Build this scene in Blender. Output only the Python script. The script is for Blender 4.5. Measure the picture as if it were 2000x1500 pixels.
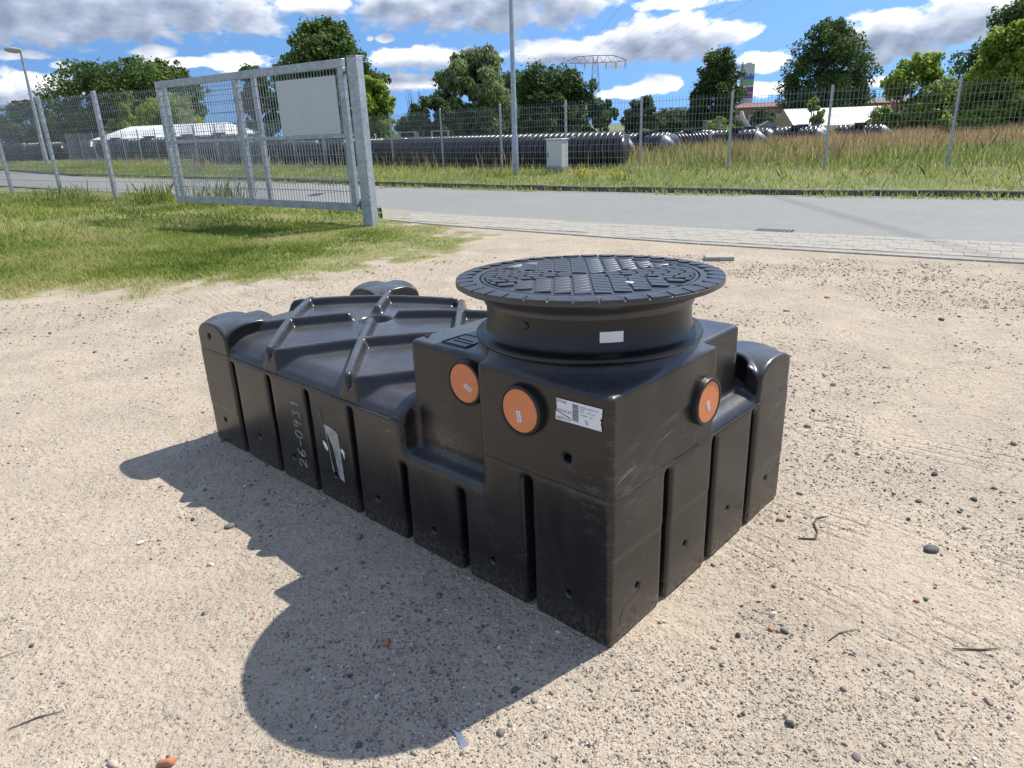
import bpy, math, random
import numpy as np
from mathutils import Vector, Matrix

# ------------------------------------------------------------------ clear
for o in list(bpy.data.objects):
    bpy.data.objects.remove(o)
S = bpy.context.scene
COL = S.collection
R = math.radians
rng = np.random.default_rng(7)
random.seed(7)

# ------------------------------------------------------------------ camera
CAM_H = 1.5
cd = bpy.data.cameras.new('camera')
cam = bpy.data.objects.new('camera', cd)
COL.objects.link(cam)
right = Vector((0.99926117, -0.01312188, -0.03612369))
down = Vector((-0.03843312, -0.34116898, -0.93921596))
fwd = Vector((0.0, 0.93991039, -0.34142123))
m = Matrix((right, -down, -fwd)).transposed().to_4x4()
m.translation = (0, 0, CAM_H)
cam.matrix_world = m
cd.sensor_width = 36.0
cd.lens = 1380.0 / 2000.0 * 36.0
cd.clip_start = 0.05
cd.clip_end = 3000
S.camera = cam

# ------------------------------------------------------------------ exposure
S.view_settings.view_transform = 'Standard'
S.view_settings.look = 'None'
S.view_settings.gamma = 1
S.view_settings.use_curve_mapping = False
S.view_settings.exposure = 0.74
S.cycles.max_bounces = 5
S.cycles.diffuse_bounces = 3
S.cycles.glossy_bounces = 3
S.cycles.transmission_bounces = 3

# ------------------------------------------------------------------ sun + sky
SUN_AZ, SUN_EL = 55.8, 52.0
sv = Vector((math.sin(R(SUN_AZ)) * math.cos(R(SUN_EL)), math.cos(R(SUN_AZ)) * math.cos(R(SUN_EL)), math.sin(R(SUN_EL))))
sl = bpy.data.lights.new('sun', 'SUN')
sl.energy = 3.7
sl.angle = R(0.53)
sl.color = (1.0, 0.95, 0.865)
so = bpy.data.objects.new('sun', sl)
so.rotation_euler = (-sv).to_track_quat('-Z', 'Y').to_euler()
so.location = sv * 60
COL.objects.link(so)

W = bpy.data.worlds.new('World')
S.world = W
W.use_nodes = True
wn, wl = W.node_tree.nodes, W.node_tree.links
wn.clear()

def wm(op, a, b=None, c=None, clamp=False):
    n = wn.new('ShaderNodeMath')
    n.operation = op
    n.use_clamp = clamp
    for i, v in enumerate((a, b, c)):
        if v is None:
            continue
        if isinstance(v, (int, float)):
            n.inputs[i].default_value = v
        else:
            wl.new(v, n.inputs[i])
    return n.outputs[0]

# clouds: azimuth, elevation, half-width, half-height (degrees), weight
CLOUDS = [(-29.77, 8.1, 11.0, 2.5, 1), (-22.42, 8.3, 8.2, 2.1, 1), (-18.02, 7.37, 2.9, 0.81, 0.85), (-31.69, 5.35, 2.08, 0.34, 0.8), (-23.82, 5.6, 1.75, 0.55, 0.9), (-21.7, 5.0, 4.01, 0.41, 0.65), (-31.83, 3.44, 5.0, 1.1, 0.75), (-18.73, 4.95, 2.7, 0.8, 0.85), (-29.39, 4.75, 0.81, 0.27, 0.6),
          (-6.9, 8.5, 4.6, 1.6, 1), (0.5, 8.4, 8.8, 2.1, 1), (-12.73, 8.6, 3.6, 0.8, 0.9), (-8.24, 6.35, 0.81, 0.36, 0.9), (-9.3, 6.35, 0.3, 0.22, 0.7), (-5.85, 5.0, 4.7, 0.95, 0.95), (-7.1, 3.4, 4.0, 0.75, 0.8), (4.71, 5.1, 4.5, 1.0, 0.95), (12.42, 5.5, 5.4, 1.8, 1.0), (16.29, 5.7, 2.5, 0.85, 0.9), (8.44, 4.7, 2.4, 1.0, 0.95), (11.63, 2.55, 2.0, 0.8, 0.85), (9.22, 2.1, 2.5, 0.5, 0.8),
          (18.84, 3.7, 1.8, 0.85, 0.95), (18.97, 2.0, 3.3, 0.65, 0.7), (13.05, 7.8, 3.6, 0.56, 0.8), (27.01, 4.9, 3.8, 1.6, 1), (31.51, 5.2, 5.0, 1.9, 1), (28.35, 3.7, 3.0, 0.45, 0.7), (26.05, 3.4, 1.2, 0.55, 0.8), (26.47, 2.0, 1.4, 0.4, 0.65), (38.5, 6.0, 5.0, 1.8, 1), (-40, 5.0, 6.0, 1.6, 1)]

tc = wn.new('ShaderNodeTexCoord')
sx = wn.new('ShaderNodeSeparateXYZ')
wl.new(tc.outputs['Generated'], sx.inputs[0])
az = wm('MULTIPLY', wm('ARCTAN2', sx.outputs[0], sx.outputs[1]), 180 / math.pi)
el = wm('MULTIPLY', wm('ARCSINE', sx.outputs[2]), 180 / math.pi)
base = wn.new('ShaderNodeCombineXYZ')
wl.new(az, base.inputs[0])
wl.new(el, base.inputs[1])

def vadd(v, off):
    n = wn.new('ShaderNodeVectorMath')
    n.operation = 'ADD'
    wl.new(v, n.inputs[0])
    n.inputs[1].default_value = off
    return n.outputs[0]

def vmul(v, k):
    n = wn.new('ShaderNodeVectorMath')
    n.operation = 'MULTIPLY'
    wl.new(v, n.inputs[0])
    n.inputs[1].default_value = k
    return n.outputs[0]

def wnoise(v, scale, detail, rough=0.55, dist=0.0):
    n = wn.new('ShaderNodeTexNoise')
    wl.new(v, n.inputs['Vector'])
    n.inputs['Scale'].default_value = scale
    n.inputs['Detail'].default_value = detail
    n.inputs['Roughness'].default_value = rough
    n.inputs['Distortion'].default_value = dist
    return n.outputs['Fac']

# the sky beyond the mapped clouds goes on with the same broken cumulus
sep = wn.new('ShaderNodeSeparateXYZ')
wl.new(base.outputs[0], sep.inputs[0])
high = wm('MULTIPLY_ADD', sep.outputs[1], 0.25, -2.5, clamp=True)
side = wm('MULTIPLY_ADD', wm('ABSOLUTE', sep.outputs[0]), 0.12, -4.4, clamp=True)
beyond = wm('MAXIMUM', high, side)
bgf = wm('MULTIPLY', wm('MULTIPLY_ADD', wnoise(vmul(base.outputs[0], (0.055, 0.085, 1.0)), 1.0, 2.0), 2.0, -0.60), beyond)
bgf = wm('MINIMUM', bgf, 0.42)

def cloud_masses(vec, big_only=False):
    f = bgf
    for a, e, ra, re, k in CLOUDS:
        if big_only and ra * re < 2.2:
            continue
        mp = wn.new('ShaderNodeMapping')
        wl.new(vec, mp.inputs['Vector'])
        ra2, re2 = ra * 1.45, re * 1.45
        mp.inputs['Scale'].default_value = (1 / ra2, 1 / re2, 0)
        mp.inputs['Location'].default_value = (-a / ra2, -e / re2, 1 - k)
        g = wn.new('ShaderNodeTexGradient')
        g.gradient_type = 'SPHERICAL'
        wl.new(mp.outputs[0], g.inputs['Vector'])
        f = wm('MAXIMUM', f, g.outputs['Fac'])
    return wm('MINIMUM', f, 0.62)

def billow(vec, det):
    return wm('MULTIPLY_ADD', wnoise(vmul(vec, (0.55, 0.95, 1.0)), 1.0, det, 0.53), 2.9, -1.45)

def density(E_, n_):
    return wm('ADD', wm('MULTIPLY_ADD', E_, 2.5, -0.78), n_)

v0 = base.outputs[0]
E0 = cloud_masses(v0)
E1 = cloud_masses(vadd(v0, (0.4, 1.0, 0)), True)
D0 = density(E0, billow(v0, 8.0))
B1 = billow(vadd(v0, (0.32, 0.5, 0)), 2.5)
B2 = billow(vadd(v0, (0.10, 0.14, 0)), 6.0)

def cloud_look(D_, thick):
    """coverage and colour of the clouds; lit where the way to the sun is thin"""
    cv = wn.new('ShaderNodeMapRange')
    cv.interpolation_type = 'SMOOTHSTEP'
    cv.inputs['From Min'].default_value = -0.12
    cv.inputs['From Max'].default_value = 0.58
    wl.new(D_, cv.inputs['Value'])
    sh = wn.new('ShaderNodeMapRange')
    sh.inputs['From Min'].default_value = -0.15
    sh.inputs['From Max'].default_value = 0.88
    wl.new(thick, sh.inputs['Value'])
    cr = wn.new('ShaderNodeValToRGB')
    cr.color_ramp.elements[0].position = 0.0
    cr.color_ramp.elements[0].color = (8.2, 8.2, 8.3, 1)
    cr.color_ramp.elements[1].position = 1.0
    cr.color_ramp.elements[1].color = (1.75, 2.15, 3.05, 1)
    e_ = cr.color_ramp.elements.new(0.36)
    e_.color = (5.3, 5.6, 6.2, 1)
    e_ = cr.color_ramp.elements.new(0.72)
    e_.color = (2.9, 3.35, 4.3, 1)
    wl.new(sh.outputs[0], cr.inputs[0])
    return cv.outputs[0], cr.outputs[0]

cov_n, col_n = cloud_look(D0, wm('ADD', wm('MULTIPLY_ADD', E1, 1.75, -0.42), wm('MULTIPLY_ADD', B1, 0.30, wm('MULTIPLY', B2, 0.12))))
B3 = billow(vadd(v0, (0.0, 0.0, 3.0)), 4.0)
cov_f, col_f = cloud_look(density(bgf, B3), wm('ADD', wm('MULTIPLY_ADD', bgf, 1.75, -0.42), wm('MULTIPLY', B3, 0.42)))
W.cycles.sampling_method = 'MANUAL'
W.cycles.sample_map_resolution = 512
sky = wn.new('ShaderNodeTexSky')
sky.sky_type = 'NISHITA'
sky.sun_disc = False
sky.sun_elevation = R(SUN_EL)
sky.sun_rotation = R(SUN_AZ)
sky.altitude = 100
sky.air_density = 1.0
sky.dust_density = 0.25
sky.ozone_density = 2.5
lift = vadd(vmul(tc.outputs['Generated'], (1, 1, 0.38)), (0, 0, 0.20))
wl.new(lift, sky.inputs['Vector'])
sky_col = vmul(sky.outputs[0], (0.56, 0.74, 0.92))
def sky_shader(cov, col):
    mx = wn.new('ShaderNodeMix')
    mx.data_type = 'RGBA'
    wl.new(cov, mx.inputs['Factor'])
    wl.new(sky_col, mx.inputs['A'])
    wl.new(col, mx.inputs['B'])
    bgn = wn.new('ShaderNodeBackground')
    bgn.inputs['Strength'].default_value = 0.1
    wl.new(mx.outputs['Result'], bgn.inputs[0])
    return bgn.outputs[0]

wmix = wn.new('ShaderNodeMixShader')
wl.new(wm('MAXIMUM', beyond, wm('LESS_THAN', el, -1.0)), wmix.inputs[0])
wl.new(sky_shader(cov_n, col_n), wmix.inputs[1])
wl.new(sky_shader(cov_f, col_f), wmix.inputs[2])
wo = wn.new('ShaderNodeOutputWorld')
wl.new(wmix.outputs[0], wo.inputs[0])

# ------------------------------------------------------------------ helpers
class MB:
    """collects shapes, build() links them as one mesh object"""
    def __init__(s):
        s.v, s.f = [], []

    def add(s, vs, fs):
        k = len(s.v)
        s.v += [tuple(map(float, p)) for p in vs]
        s.f += [tuple(i + k for i in f) for f in fs]
        return s

    def box(s, a, b, bev=0.0):
        x0, y0, z0 = a
        x1, y1, z1 = b
        if bev <= 0:
            vs = [(x, y, z) for z in (z0, z1) for x, y in ((x0, y0), (x1, y0), (x1, y1), (x0, y1))]
            return s.add(vs, [(3, 2, 1, 0), (4, 5, 6, 7), (0, 1, 5, 4), (1, 2, 6, 5), (2, 3, 7, 6), (3, 0, 4, 7)])
        c = bev
        rings = []
        for z, i in ((z0, c), (z0 + c, 0), (z1 - c, 0), (z1, c)):
            rings.append([(x0 + i, y0 + c, z), (x0 + c, y0 + i, z), (x1 - c, y0 + i, z), (x1 - i, y0 + c, z),
                          (x1 - i, y1 - c, z), (x1 - c, y1 - i, z), (x0 + c, y1 - i, z), (x0 + i, y1 - c, z)])
        vs = [p for r_ in rings for p in r_]
        fs = [tuple(range(7, -1, -1)), tuple(range(24, 32))]
        for j in range(3):
            for i in range(8):
                n = (i + 1) % 8
                fs.append((j * 8 + i, j * 8 + n, j * 8 + 8 + n, j * 8 + 8 + i))
        return s.add(vs, fs)

    def bar(s, p, q, wd, ht=None, up=(0, 0, 1)):
        """rectangular bar from p to q"""
        ht = ht or wd
        p, q = Vector(p), Vector(q)
        d = (q - p).normalized()
        up = Vector(up)
        if abs(d.dot(up)) > 0.95:
            up = Vector((1, 0, 0))
        a = d.cross(up).normalized() * wd / 2
        b = a.cross(d).normalized() * ht / 2
        vs = [p - a - b, p + a - b, p + a + b, p - a + b, q - a - b, q + a - b, q + a + b, q - a + b]
        return s.add(vs, [(3, 2, 1, 0), (4, 5, 6, 7), (0, 1, 5, 4), (1, 2, 6, 5), (2, 3, 7, 6), (3, 0, 4, 7)])

    def tube(s, pts, rads, n=8, cap=True):
        pts = [Vector(p) for p in pts]
        if isinstance(rads, (int, float)):
            rads = [rads] * len(pts)
        vs, fs = [], []
        ref = Vector((0.3, 0.1, 1)).normalized()
        for i, p in enumerate(pts):
            d = (pts[min(i + 1, len(pts) - 1)] - pts[max(i - 1, 0)]).normalized()
            rr = ref if abs(d.dot(ref)) < 0.95 else Vector((1, 0.2, 0))
            a = d.cross(rr).normalized()
            b = d.cross(a)
            for k in range(n):
                t = 2 * math.pi * k / n
                vs.append(p + (a * math.cos(t) + b * math.sin(t)) * rads[i])
        for i in range(len(pts) - 1):
            for k in range(n):
                k2 = (k + 1) % n
                fs.append((i * n + k, i * n + k2, (i + 1) * n + k2, (i + 1) * n + k))
        if cap:
            fs.append(tuple(range(n - 1, -1, -1)))
            fs.append(tuple((len(pts) - 1) * n + k for k in range(n)))
        return s.add(vs, fs)

    def lathe(s, prof, n=48, axis='z', org=(0, 0, 0)):
        """prof: list of (radius, height)"""
        vs, fs = [], []
        for r_, h in prof:
            for k in range(n):
                t = 2 * math.pi * k / n
                x, y = r_ * math.cos(t), r_ * math.sin(t)
                p = {'z': (x, y, h), 'x': (h, x, y), 'y': (y, h, x)}[axis]
                vs.append((p[0] + org[0], p[1] + org[1], p[2] + org[2]))
        for i in range(len(prof) - 1):
            for k in range(n):
                k2 = (k + 1) % n
                fs.append((i * n + k, i * n + k2, (i + 1) * n + k2, (i + 1) * n + k))
        return s.add(vs, fs)

    def mesh(s, name, mat, smooth=False):
        me = bpy.data.meshes.new(name)
        me.from_pydata(s.v, [], s.f)
        if mat:
            me.materials.append(mat)
        if smooth:
            me.polygons.foreach_set('use_smooth', np.ones(len(me.polygons), bool))
        return me

    def build(s, name, mat, parent=None, smooth=False, angle=None):
        me = s.mesh(name, mat, smooth)
        if angle:
            me.set_sharp_from_angle(angle=R(angle))
        return link(name, me, parent)

def link(name, me, parent=None, loc=None, rz=None):
    o = bpy.data.objects.new(name, me)
    COL.objects.link(o)
    if parent:
        o.parent = parent
    if loc is not None:
        o.location = loc
    if rz is not None:
        o.rotation_euler = (0, 0, rz)
    return o

def thing(name, label, cat, loc=(0, 0, 0), rz=0, group=None):
    o = bpy.data.objects.new(name, None)
    o.empty_display_size = 0.1
    COL.objects.link(o)
    o.location = loc
    o.rotation_euler = (0, 0, rz)
    return tag(o, label, cat, group)

def tag(o, label, cat, group=None):
    o['label'] = label
    o['category'] = cat
    if group:
        o['group'] = group
    return o

def struct(o):
    o['kind'] = 'structure'
    return o

def stuff(o):
    o['kind'] = 'stuff'
    return o

def np_mesh(name, V, F, mat, smooth=False, attr=None):
    """V (n,3), F (m,k) int arrays; attr {name: per-vertex floats}"""
    V = np.asarray(V, np.float32)
    F = np.asarray(F, np.int32)
    me = bpy.data.meshes.new(name)
    me.vertices.add(len(V))
    me.vertices.foreach_set('co', V.ravel())
    k = F.shape[1]
    me.loops.add(F.size)
    me.loops.foreach_set('vertex_index', F.ravel())
    me.polygons.add(len(F))
    me.polygons.foreach_set('loop_start', np.arange(0, F.size, k, dtype=np.int32))
    if smooth:
        me.polygons.foreach_set('use_smooth', np.ones(len(F), bool))
    me.update(calc_edges=True)
    if mat:
        me.materials.append(mat)
    for nm, a in (attr or {}).items():
        at = me.attributes.new(nm, 'FLOAT', 'POINT')
        at.data.foreach_set('value', np.asarray(a, np.float32))
    return me

def vnoise(x, y, seed=0):
    """smooth value noise 0..1"""
    x = np.asarray(x, float)
    y = np.asarray(y, float)
    xi, yi = np.floor(x).astype(np.int64), np.floor(y).astype(np.int64)
    fx, fy = x - xi, y - yi
    fx, fy = fx * fx * (3 - 2 * fx), fy * fy * (3 - 2 * fy)
    def h(a, b):
        n = (a * 374761393 + b * 668265263 + seed * 1274126177) & 0xffffffff
        n = ((n ^ (n >> 13)) * 1274126177) & 0xffffffff
        return ((n ^ (n >> 16)) & 0xffff) / 65535.0
    return (h(xi, yi) * (1 - fx) + h(xi + 1, yi) * fx) * (1 - fy) + (h(xi, yi + 1) * (1 - fx) + h(xi + 1, yi + 1) * fx) * fy

def fbm(x, y, seed=0, octs=4):
    a, s, t = 0.5, 0.0, 0.0
    for i in range(octs):
        s = s + a * vnoise(x * 2 ** i, y * 2 ** i, seed + i)
        t += a
        a *= 0.5
    return s / t

def sstep(a, b, x):
    t = np.clip((x - a) / (b - a), 0, 1)
    return t * t * (3 - 2 * t)

# ------------------------------------------------------------------ materials
def new_mat(name):
    mt = bpy.data.materials.new(name)
    mt.use_nodes = True
    nt = mt.node_tree
    b = nt.nodes['Principled BSDF']
    return mt, nt, b

def N(nt, typ, ins=None, **kw):
    n = nt.nodes.new(typ)
    for k, v in kw.items():
        setattr(n, k, v)
    for k, v in (ins or {}).items():
        if hasattr(v, 'is_linked'):
            nt.links.new(v, n.inputs[k])
        else:
            n.inputs[k].default_value = v
    return n

def ramp(nt, fac, stops, interp='LINEAR'):
    n = nt.nodes.new('ShaderNodeValToRGB')
    n.color_ramp.interpolation = interp
    el_ = n.color_ramp.elements
    while len(el_) < len(stops):
        el_.new(0.5)
    for e, (p, c) in zip(el_, stops):
        e.position = p
        e.color = tuple(c) + (1,) if len(c) == 3 else c
    nt.links.new(fac, n.inputs[0])
    return n.outputs[0]

def mixc(nt, fac, a, b, blend='MIX'):
    n = nt.nodes.new('ShaderNodeMix')
    n.data_type = 'RGBA'
    n.blend_type = blend
    for k, v in (('Factor', fac), ('A', a), ('B', b)):
        i = n.inputs[k]
        if isinstance(v, (int, float)):
            n.inputs[0].default_value = v
        elif isinstance(v, tuple):
            [s_ for s_ in n.inputs if s_.name == k and s_.type == 'RGBA'][0].default_value = tuple(v) + (1,) if len(v) == 3 else v
        else:
            if k == 'Factor':
                nt.links.new(v, n.inputs[0])
            else:
                nt.links.new(v, [s_ for s_ in n.inputs if s_.name == k and s_.type == 'RGBA'][0])
    return [s_ for s_ in n.outputs if s_.type == 'RGBA'][0]

def simple(name, col, rough=0.6, metal=0.0, var=0.12, scale=6.0, bump=0.0, spec=0.5):
    mt, nt, b = new_mat(name)
    t = N(nt, 'ShaderNodeTexCoord')
    nz = N(nt, 'ShaderNodeTexNoise', {'Vector': t.outputs['Object'], 'Scale': scale, 'Detail': 6.0, 'Roughness': 0.6})
    lo = tuple(c * (1 - var) for c in col)
    hi = tuple(min(1, c * (1 + var)) for c in col)
    nt.links.new(ramp(nt, nz.outputs['Fac'], [(0.3, lo), (0.7, hi)]), b.inputs['Base Color'])
    b.inputs['Roughness'].default_value = rough
    b.inputs['Metallic'].default_value = metal
    b.inputs['Specular IOR Level'].default_value = spec
    if bump:
        bp = N(nt, 'ShaderNodeBump', {'Height': nz.outputs['Fac'], 'Strength': bump, 'Distance': 0.01})
        nt.links.new(bp.outputs[0], b.inputs['Normal'])
    return mt

def leaf_mat(name, dark, mid, light, trans=0.35):
    mt, nt, b = new_mat(name)
    at = N(nt, 'ShaderNodeAttribute', attribute_name='tone')
    c = ramp(nt, at.outputs['Fac'], [(0.0, dark), (0.5, mid), (1.0, light)])
    nt.links.new(c, b.inputs['Base Color'])
    b.inputs['Roughness'].default_value = 0.55
    b.inputs['Specular IOR Level'].default_value = 0.18
    tr = N(nt, 'ShaderNodeBsdfTranslucent')
    nt.links.new(c, tr.inputs['Color'])
    mx_ = N(nt, 'ShaderNodeMixShader')
    mx_.inputs[0].default_value = trans
    nt.links.new(b.outputs[0], mx_.inputs[1])
    nt.links.new(tr.outputs[0], mx_.inputs[2])
    nt.links.new(mx_.outputs[0], nt.nodes['Material Output'].inputs['Surface'])
    return mt

def tank_plastic():
    mt, nt, b = new_mat('black_plastic')
    t = N(nt, 'ShaderNodeTexCoord')
    ob = t.outputs['Object']
    big = N(nt, 'ShaderNodeTexNoise', {'Vector': ob, 'Scale': 3.0, 'Detail': 6.0, 'Roughness': 0.65})
    fine = N(nt, 'ShaderNodeTexNoise', {'Vector': ob, 'Scale': 55.0, 'Detail': 4.0, 'Roughness': 0.7})
    st = N(nt, 'ShaderNodeMapping', {'Vector': ob, 'Scale': (2.5, 2.5, 0.9)})
    streak = N(nt, 'ShaderNodeTexNoise', {'Vector': st.outputs[0], 'Scale': 1.5, 'Detail': 7.0, 'Roughness': 0.7, 'Distortion': 1.4})
    # thin scratches: stretched voronoi edges
    sm = N(nt, 'ShaderNodeMapping', {'Vector': ob, 'Scale': (3.0, 3.0, 9.0), 'Rotation': (0.5, 0.4, 0.3)})
    vor = N(nt, 'ShaderNodeTexVoronoi', {'Vector': sm.outputs[0], 'Scale': 2.2}, feature='DISTANCE_TO_EDGE')
    scr = N(nt, 'ShaderNodeMath', {0: vor.outputs['Distance'], 1: 0.006}, operation='LESS_THAN')
    brk = N(nt, 'ShaderNodeMath', {0: big.outputs['Fac'], 1: 0.6}, operation='GREATER_THAN')
    scr2 = N(nt, 'ShaderNodeMath', {0: scr.outputs[0], 1: brk.outputs[0]}, operation='MULTIPLY')
    geo = N(nt, 'ShaderNodeNewGeometry')
    worn = ramp(nt, geo.outputs['Pointiness'], [(0.54, (0, 0, 0)), (0.62, (1, 1, 1))])
    wornn = N(nt, 'ShaderNodeMath', {0: worn, 1: ramp(nt, fine.outputs['Fac'], [(0.45, (0, 0, 0)), (0.65, (1, 1, 1))])}, operation='MULTIPLY')
    c0 = ramp(nt, streak.outputs['Fac'], [(0.3, (0.0085, 0.0085, 0.009)), (0.7, (0.0165, 0.016, 0.016))])
    dust = N(nt, 'ShaderNodeMath', {0: ramp(nt, big.outputs['Fac'], [(0.45, (0, 0, 0)), (0.75, (1, 1, 1))]), 1: 0.10}, operation='MULTIPLY')
    c1 = mixc(nt, dust.outputs[0], c0, (0.18, 0.16, 0.14))
    c2 = mixc(nt, N(nt, 'ShaderNodeMath', {0: scr2.outputs[0], 1: 0.25}, operation='MULTIPLY').outputs[0], c1, (0.32, 0.31, 0.3))
    c3 = mixc(nt, N(nt, 'ShaderNodeMath', {0: wornn.outputs[0], 1: 0.18}, operation='MULTIPLY').outputs[0], c2, (0.3, 0.28, 0.26))
    # sand splashed on the recess wall and the foot of the sides
    sp = N(nt, 'ShaderNodeSeparateXYZ', {0: ob})
    low = ramp(nt, sp.outputs[2], [(0.0, (1, 1, 1)), (0.13, (0, 0, 0))])
    lown = N(nt, 'ShaderNodeMath', {0: low, 1: ramp(nt, fine.outputs['Fac'], [(0.4, (0, 0, 0)), (0.7, (1, 1, 1))])}, operation='MULTIPLY')
    c4 = mixc(nt, N(nt, 'ShaderNodeMath', {0: lown.outputs[0], 1: 0.45}, operation='MULTIPLY').outputs[0], c3, (0.33, 0.26, 0.19))
    # scuffed front edge
    ed = N(nt, 'ShaderNodeVectorMath', {0: ob, 1: (1.0, 1.0, 0.0)}, operation='MULTIPLY')
    edl = N(nt, 'ShaderNodeVectorMath', {0: ed.outputs[0]}, operation='LENGTH')
    edm = ramp(nt, edl.outputs['Value'], [(0.004, (1, 1, 1)), (0.03, (0, 0, 0))])
    grit = N(nt, 'ShaderNodeTexNoise', {'Vector': ob, 'Scale': 140.0, 'Detail': 5.0, 'Roughness': 0.8})
    gm = ramp(nt, grit.outputs['Fac'], [(0.5, (0, 0, 0)), (0.62, (1, 1, 1))])
    edn = N(nt, 'ShaderNodeMath', {0: edm, 1: gm}, operation='MULTIPLY')
    # pale rubbed smears where it was dragged and slung
    smv = N(nt, 'ShaderNodeMapping', {'Vector': ob, 'Scale': (6.0, 6.0, 22.0), 'Rotation': (0.35, 0.35, 0.0)})
    smn = N(nt, 'ShaderNodeTexNoise', {'Vector': smv.outputs[0], 'Scale': 2.2, 'Detail': 6.0, 'Roughness': 0.75})
    smm = ramp(nt, smn.outputs['Fac'], [(0.5, (0, 0, 0)), (0.72, (1, 1, 1))])
    acc = None
    for cc, rr_ in (((0.12, 0.0, 0.52), 0.22), ((0.06, 0.0, 0.10), 0.14), ((0.0, 0.08, 0.50), 0.16), ((1.12, 0.0, 0.45), 0.16), ((0.0, 1.0, 0.47), 0.12), ((0.45, 0.0, 0.57), 0.15)):
        dvv = N(nt, 'ShaderNodeVectorMath', {0: ob, 1: cc}, operation='DISTANCE')
        fm = N(nt, 'ShaderNodeMapRange', {'Value': dvv.outputs['Value'], 'From Min': 0.0, 'From Max': rr_, 'To Min': 1.0, 'To Max': 0.0})
        acc = fm.outputs[0] if acc is None else N(nt, 'ShaderNodeMath', {0: acc, 1: fm.outputs[0]}, operation='MAXIMUM').outputs[0]
    acc = N(nt, 'ShaderNodeMath', {0: acc, 1: edm}, operation='MAXIMUM').outputs[0]
    smf = N(nt, 'ShaderNodeMath', {0: smm, 1: acc}, operation='MULTIPLY')
    c4 = mixc(nt, N(nt, 'ShaderNodeMath', {0: smf.outputs[0], 1: 0.28}, operation='MULTIPLY').outputs[0], c4, (0.34, 0.33, 0.32))
    # dried sand patch in the recess (a smear 0.3 m wide)
    dv = N(nt, 'ShaderNodeVectorMath', {0: ob, 1: (-0.08, -0.80, -0.44)}, operation='ADD')
    dv2 = N(nt, 'ShaderNodeVectorMath', {0: dv.outputs[0], 1: (12.0, 5.0, 11.0)}, operation='MULTIPLY')
    dl = N(nt, 'ShaderNodeVectorMath', {0: dv2.outputs[0]}, operation='LENGTH')
    pm = ramp(nt, dl.outputs['Value'], [(0.0, (1, 1, 1)), (1.0, (0, 0, 0))])
    ps = N(nt, 'ShaderNodeMath', {0: pm, 1: ramp(nt, grit.outputs['Fac'], [(0.42, (0, 0, 0)), (0.64, (1, 1, 1))])}, operation='MULTIPLY')
    c5 = mixc(nt, N(nt, 'ShaderNodeMath', {0: ps.outputs[0], 1: 0.6}, operation='MULTIPLY').outputs[0], c4, (0.36, 0.28, 0.2))
    # fine dust on upward faces, made paler and bluish to paint in sky reflection
    nz_ = N(nt, 'ShaderNodeSeparateXYZ', {0: geo.outputs['Normal']})
    upf = ramp(nt, nz_.outputs[2], [(0.3, (0, 0, 0)), (0.95, (1, 1, 1))])
    upn = N(nt, 'ShaderNodeMath', {0: upf, 1: ramp(nt, big.outputs['Fac'], [(0.3, (0.08, 0.08, 0.08)), (0.7, (0.17, 0.17, 0.17))])}, operation='MULTIPLY')
    c6 = mixc(nt, upn.outputs[0], c5, (0.42, 0.44, 0.48))
    nt.links.new(c6, b.inputs['Base Color'])
    rr = ramp(nt, streak.outputs['Fac'], [(0.25, (0.17, 0.17, 0.17)), (0.75, (0.36, 0.36, 0.36))])
    nt.links.new(rr, b.inputs['Roughness'])
    b.inputs['Specular IOR Level'].default_value = 0.52
    hsum = N(nt, 'ShaderNodeMath', {0: fine.outputs['Fac'], 1: 0.12, 2: big.outputs['Fac']}, operation='MULTIPLY_ADD')
    bp = N(nt, 'ShaderNodeBump', {'Height': hsum.outputs[0], 'Strength': 0.07, 'Distance': 0.006})
    nt.links.new(bp.outputs[0], b.inputs['Normal'])
    return mt

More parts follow.
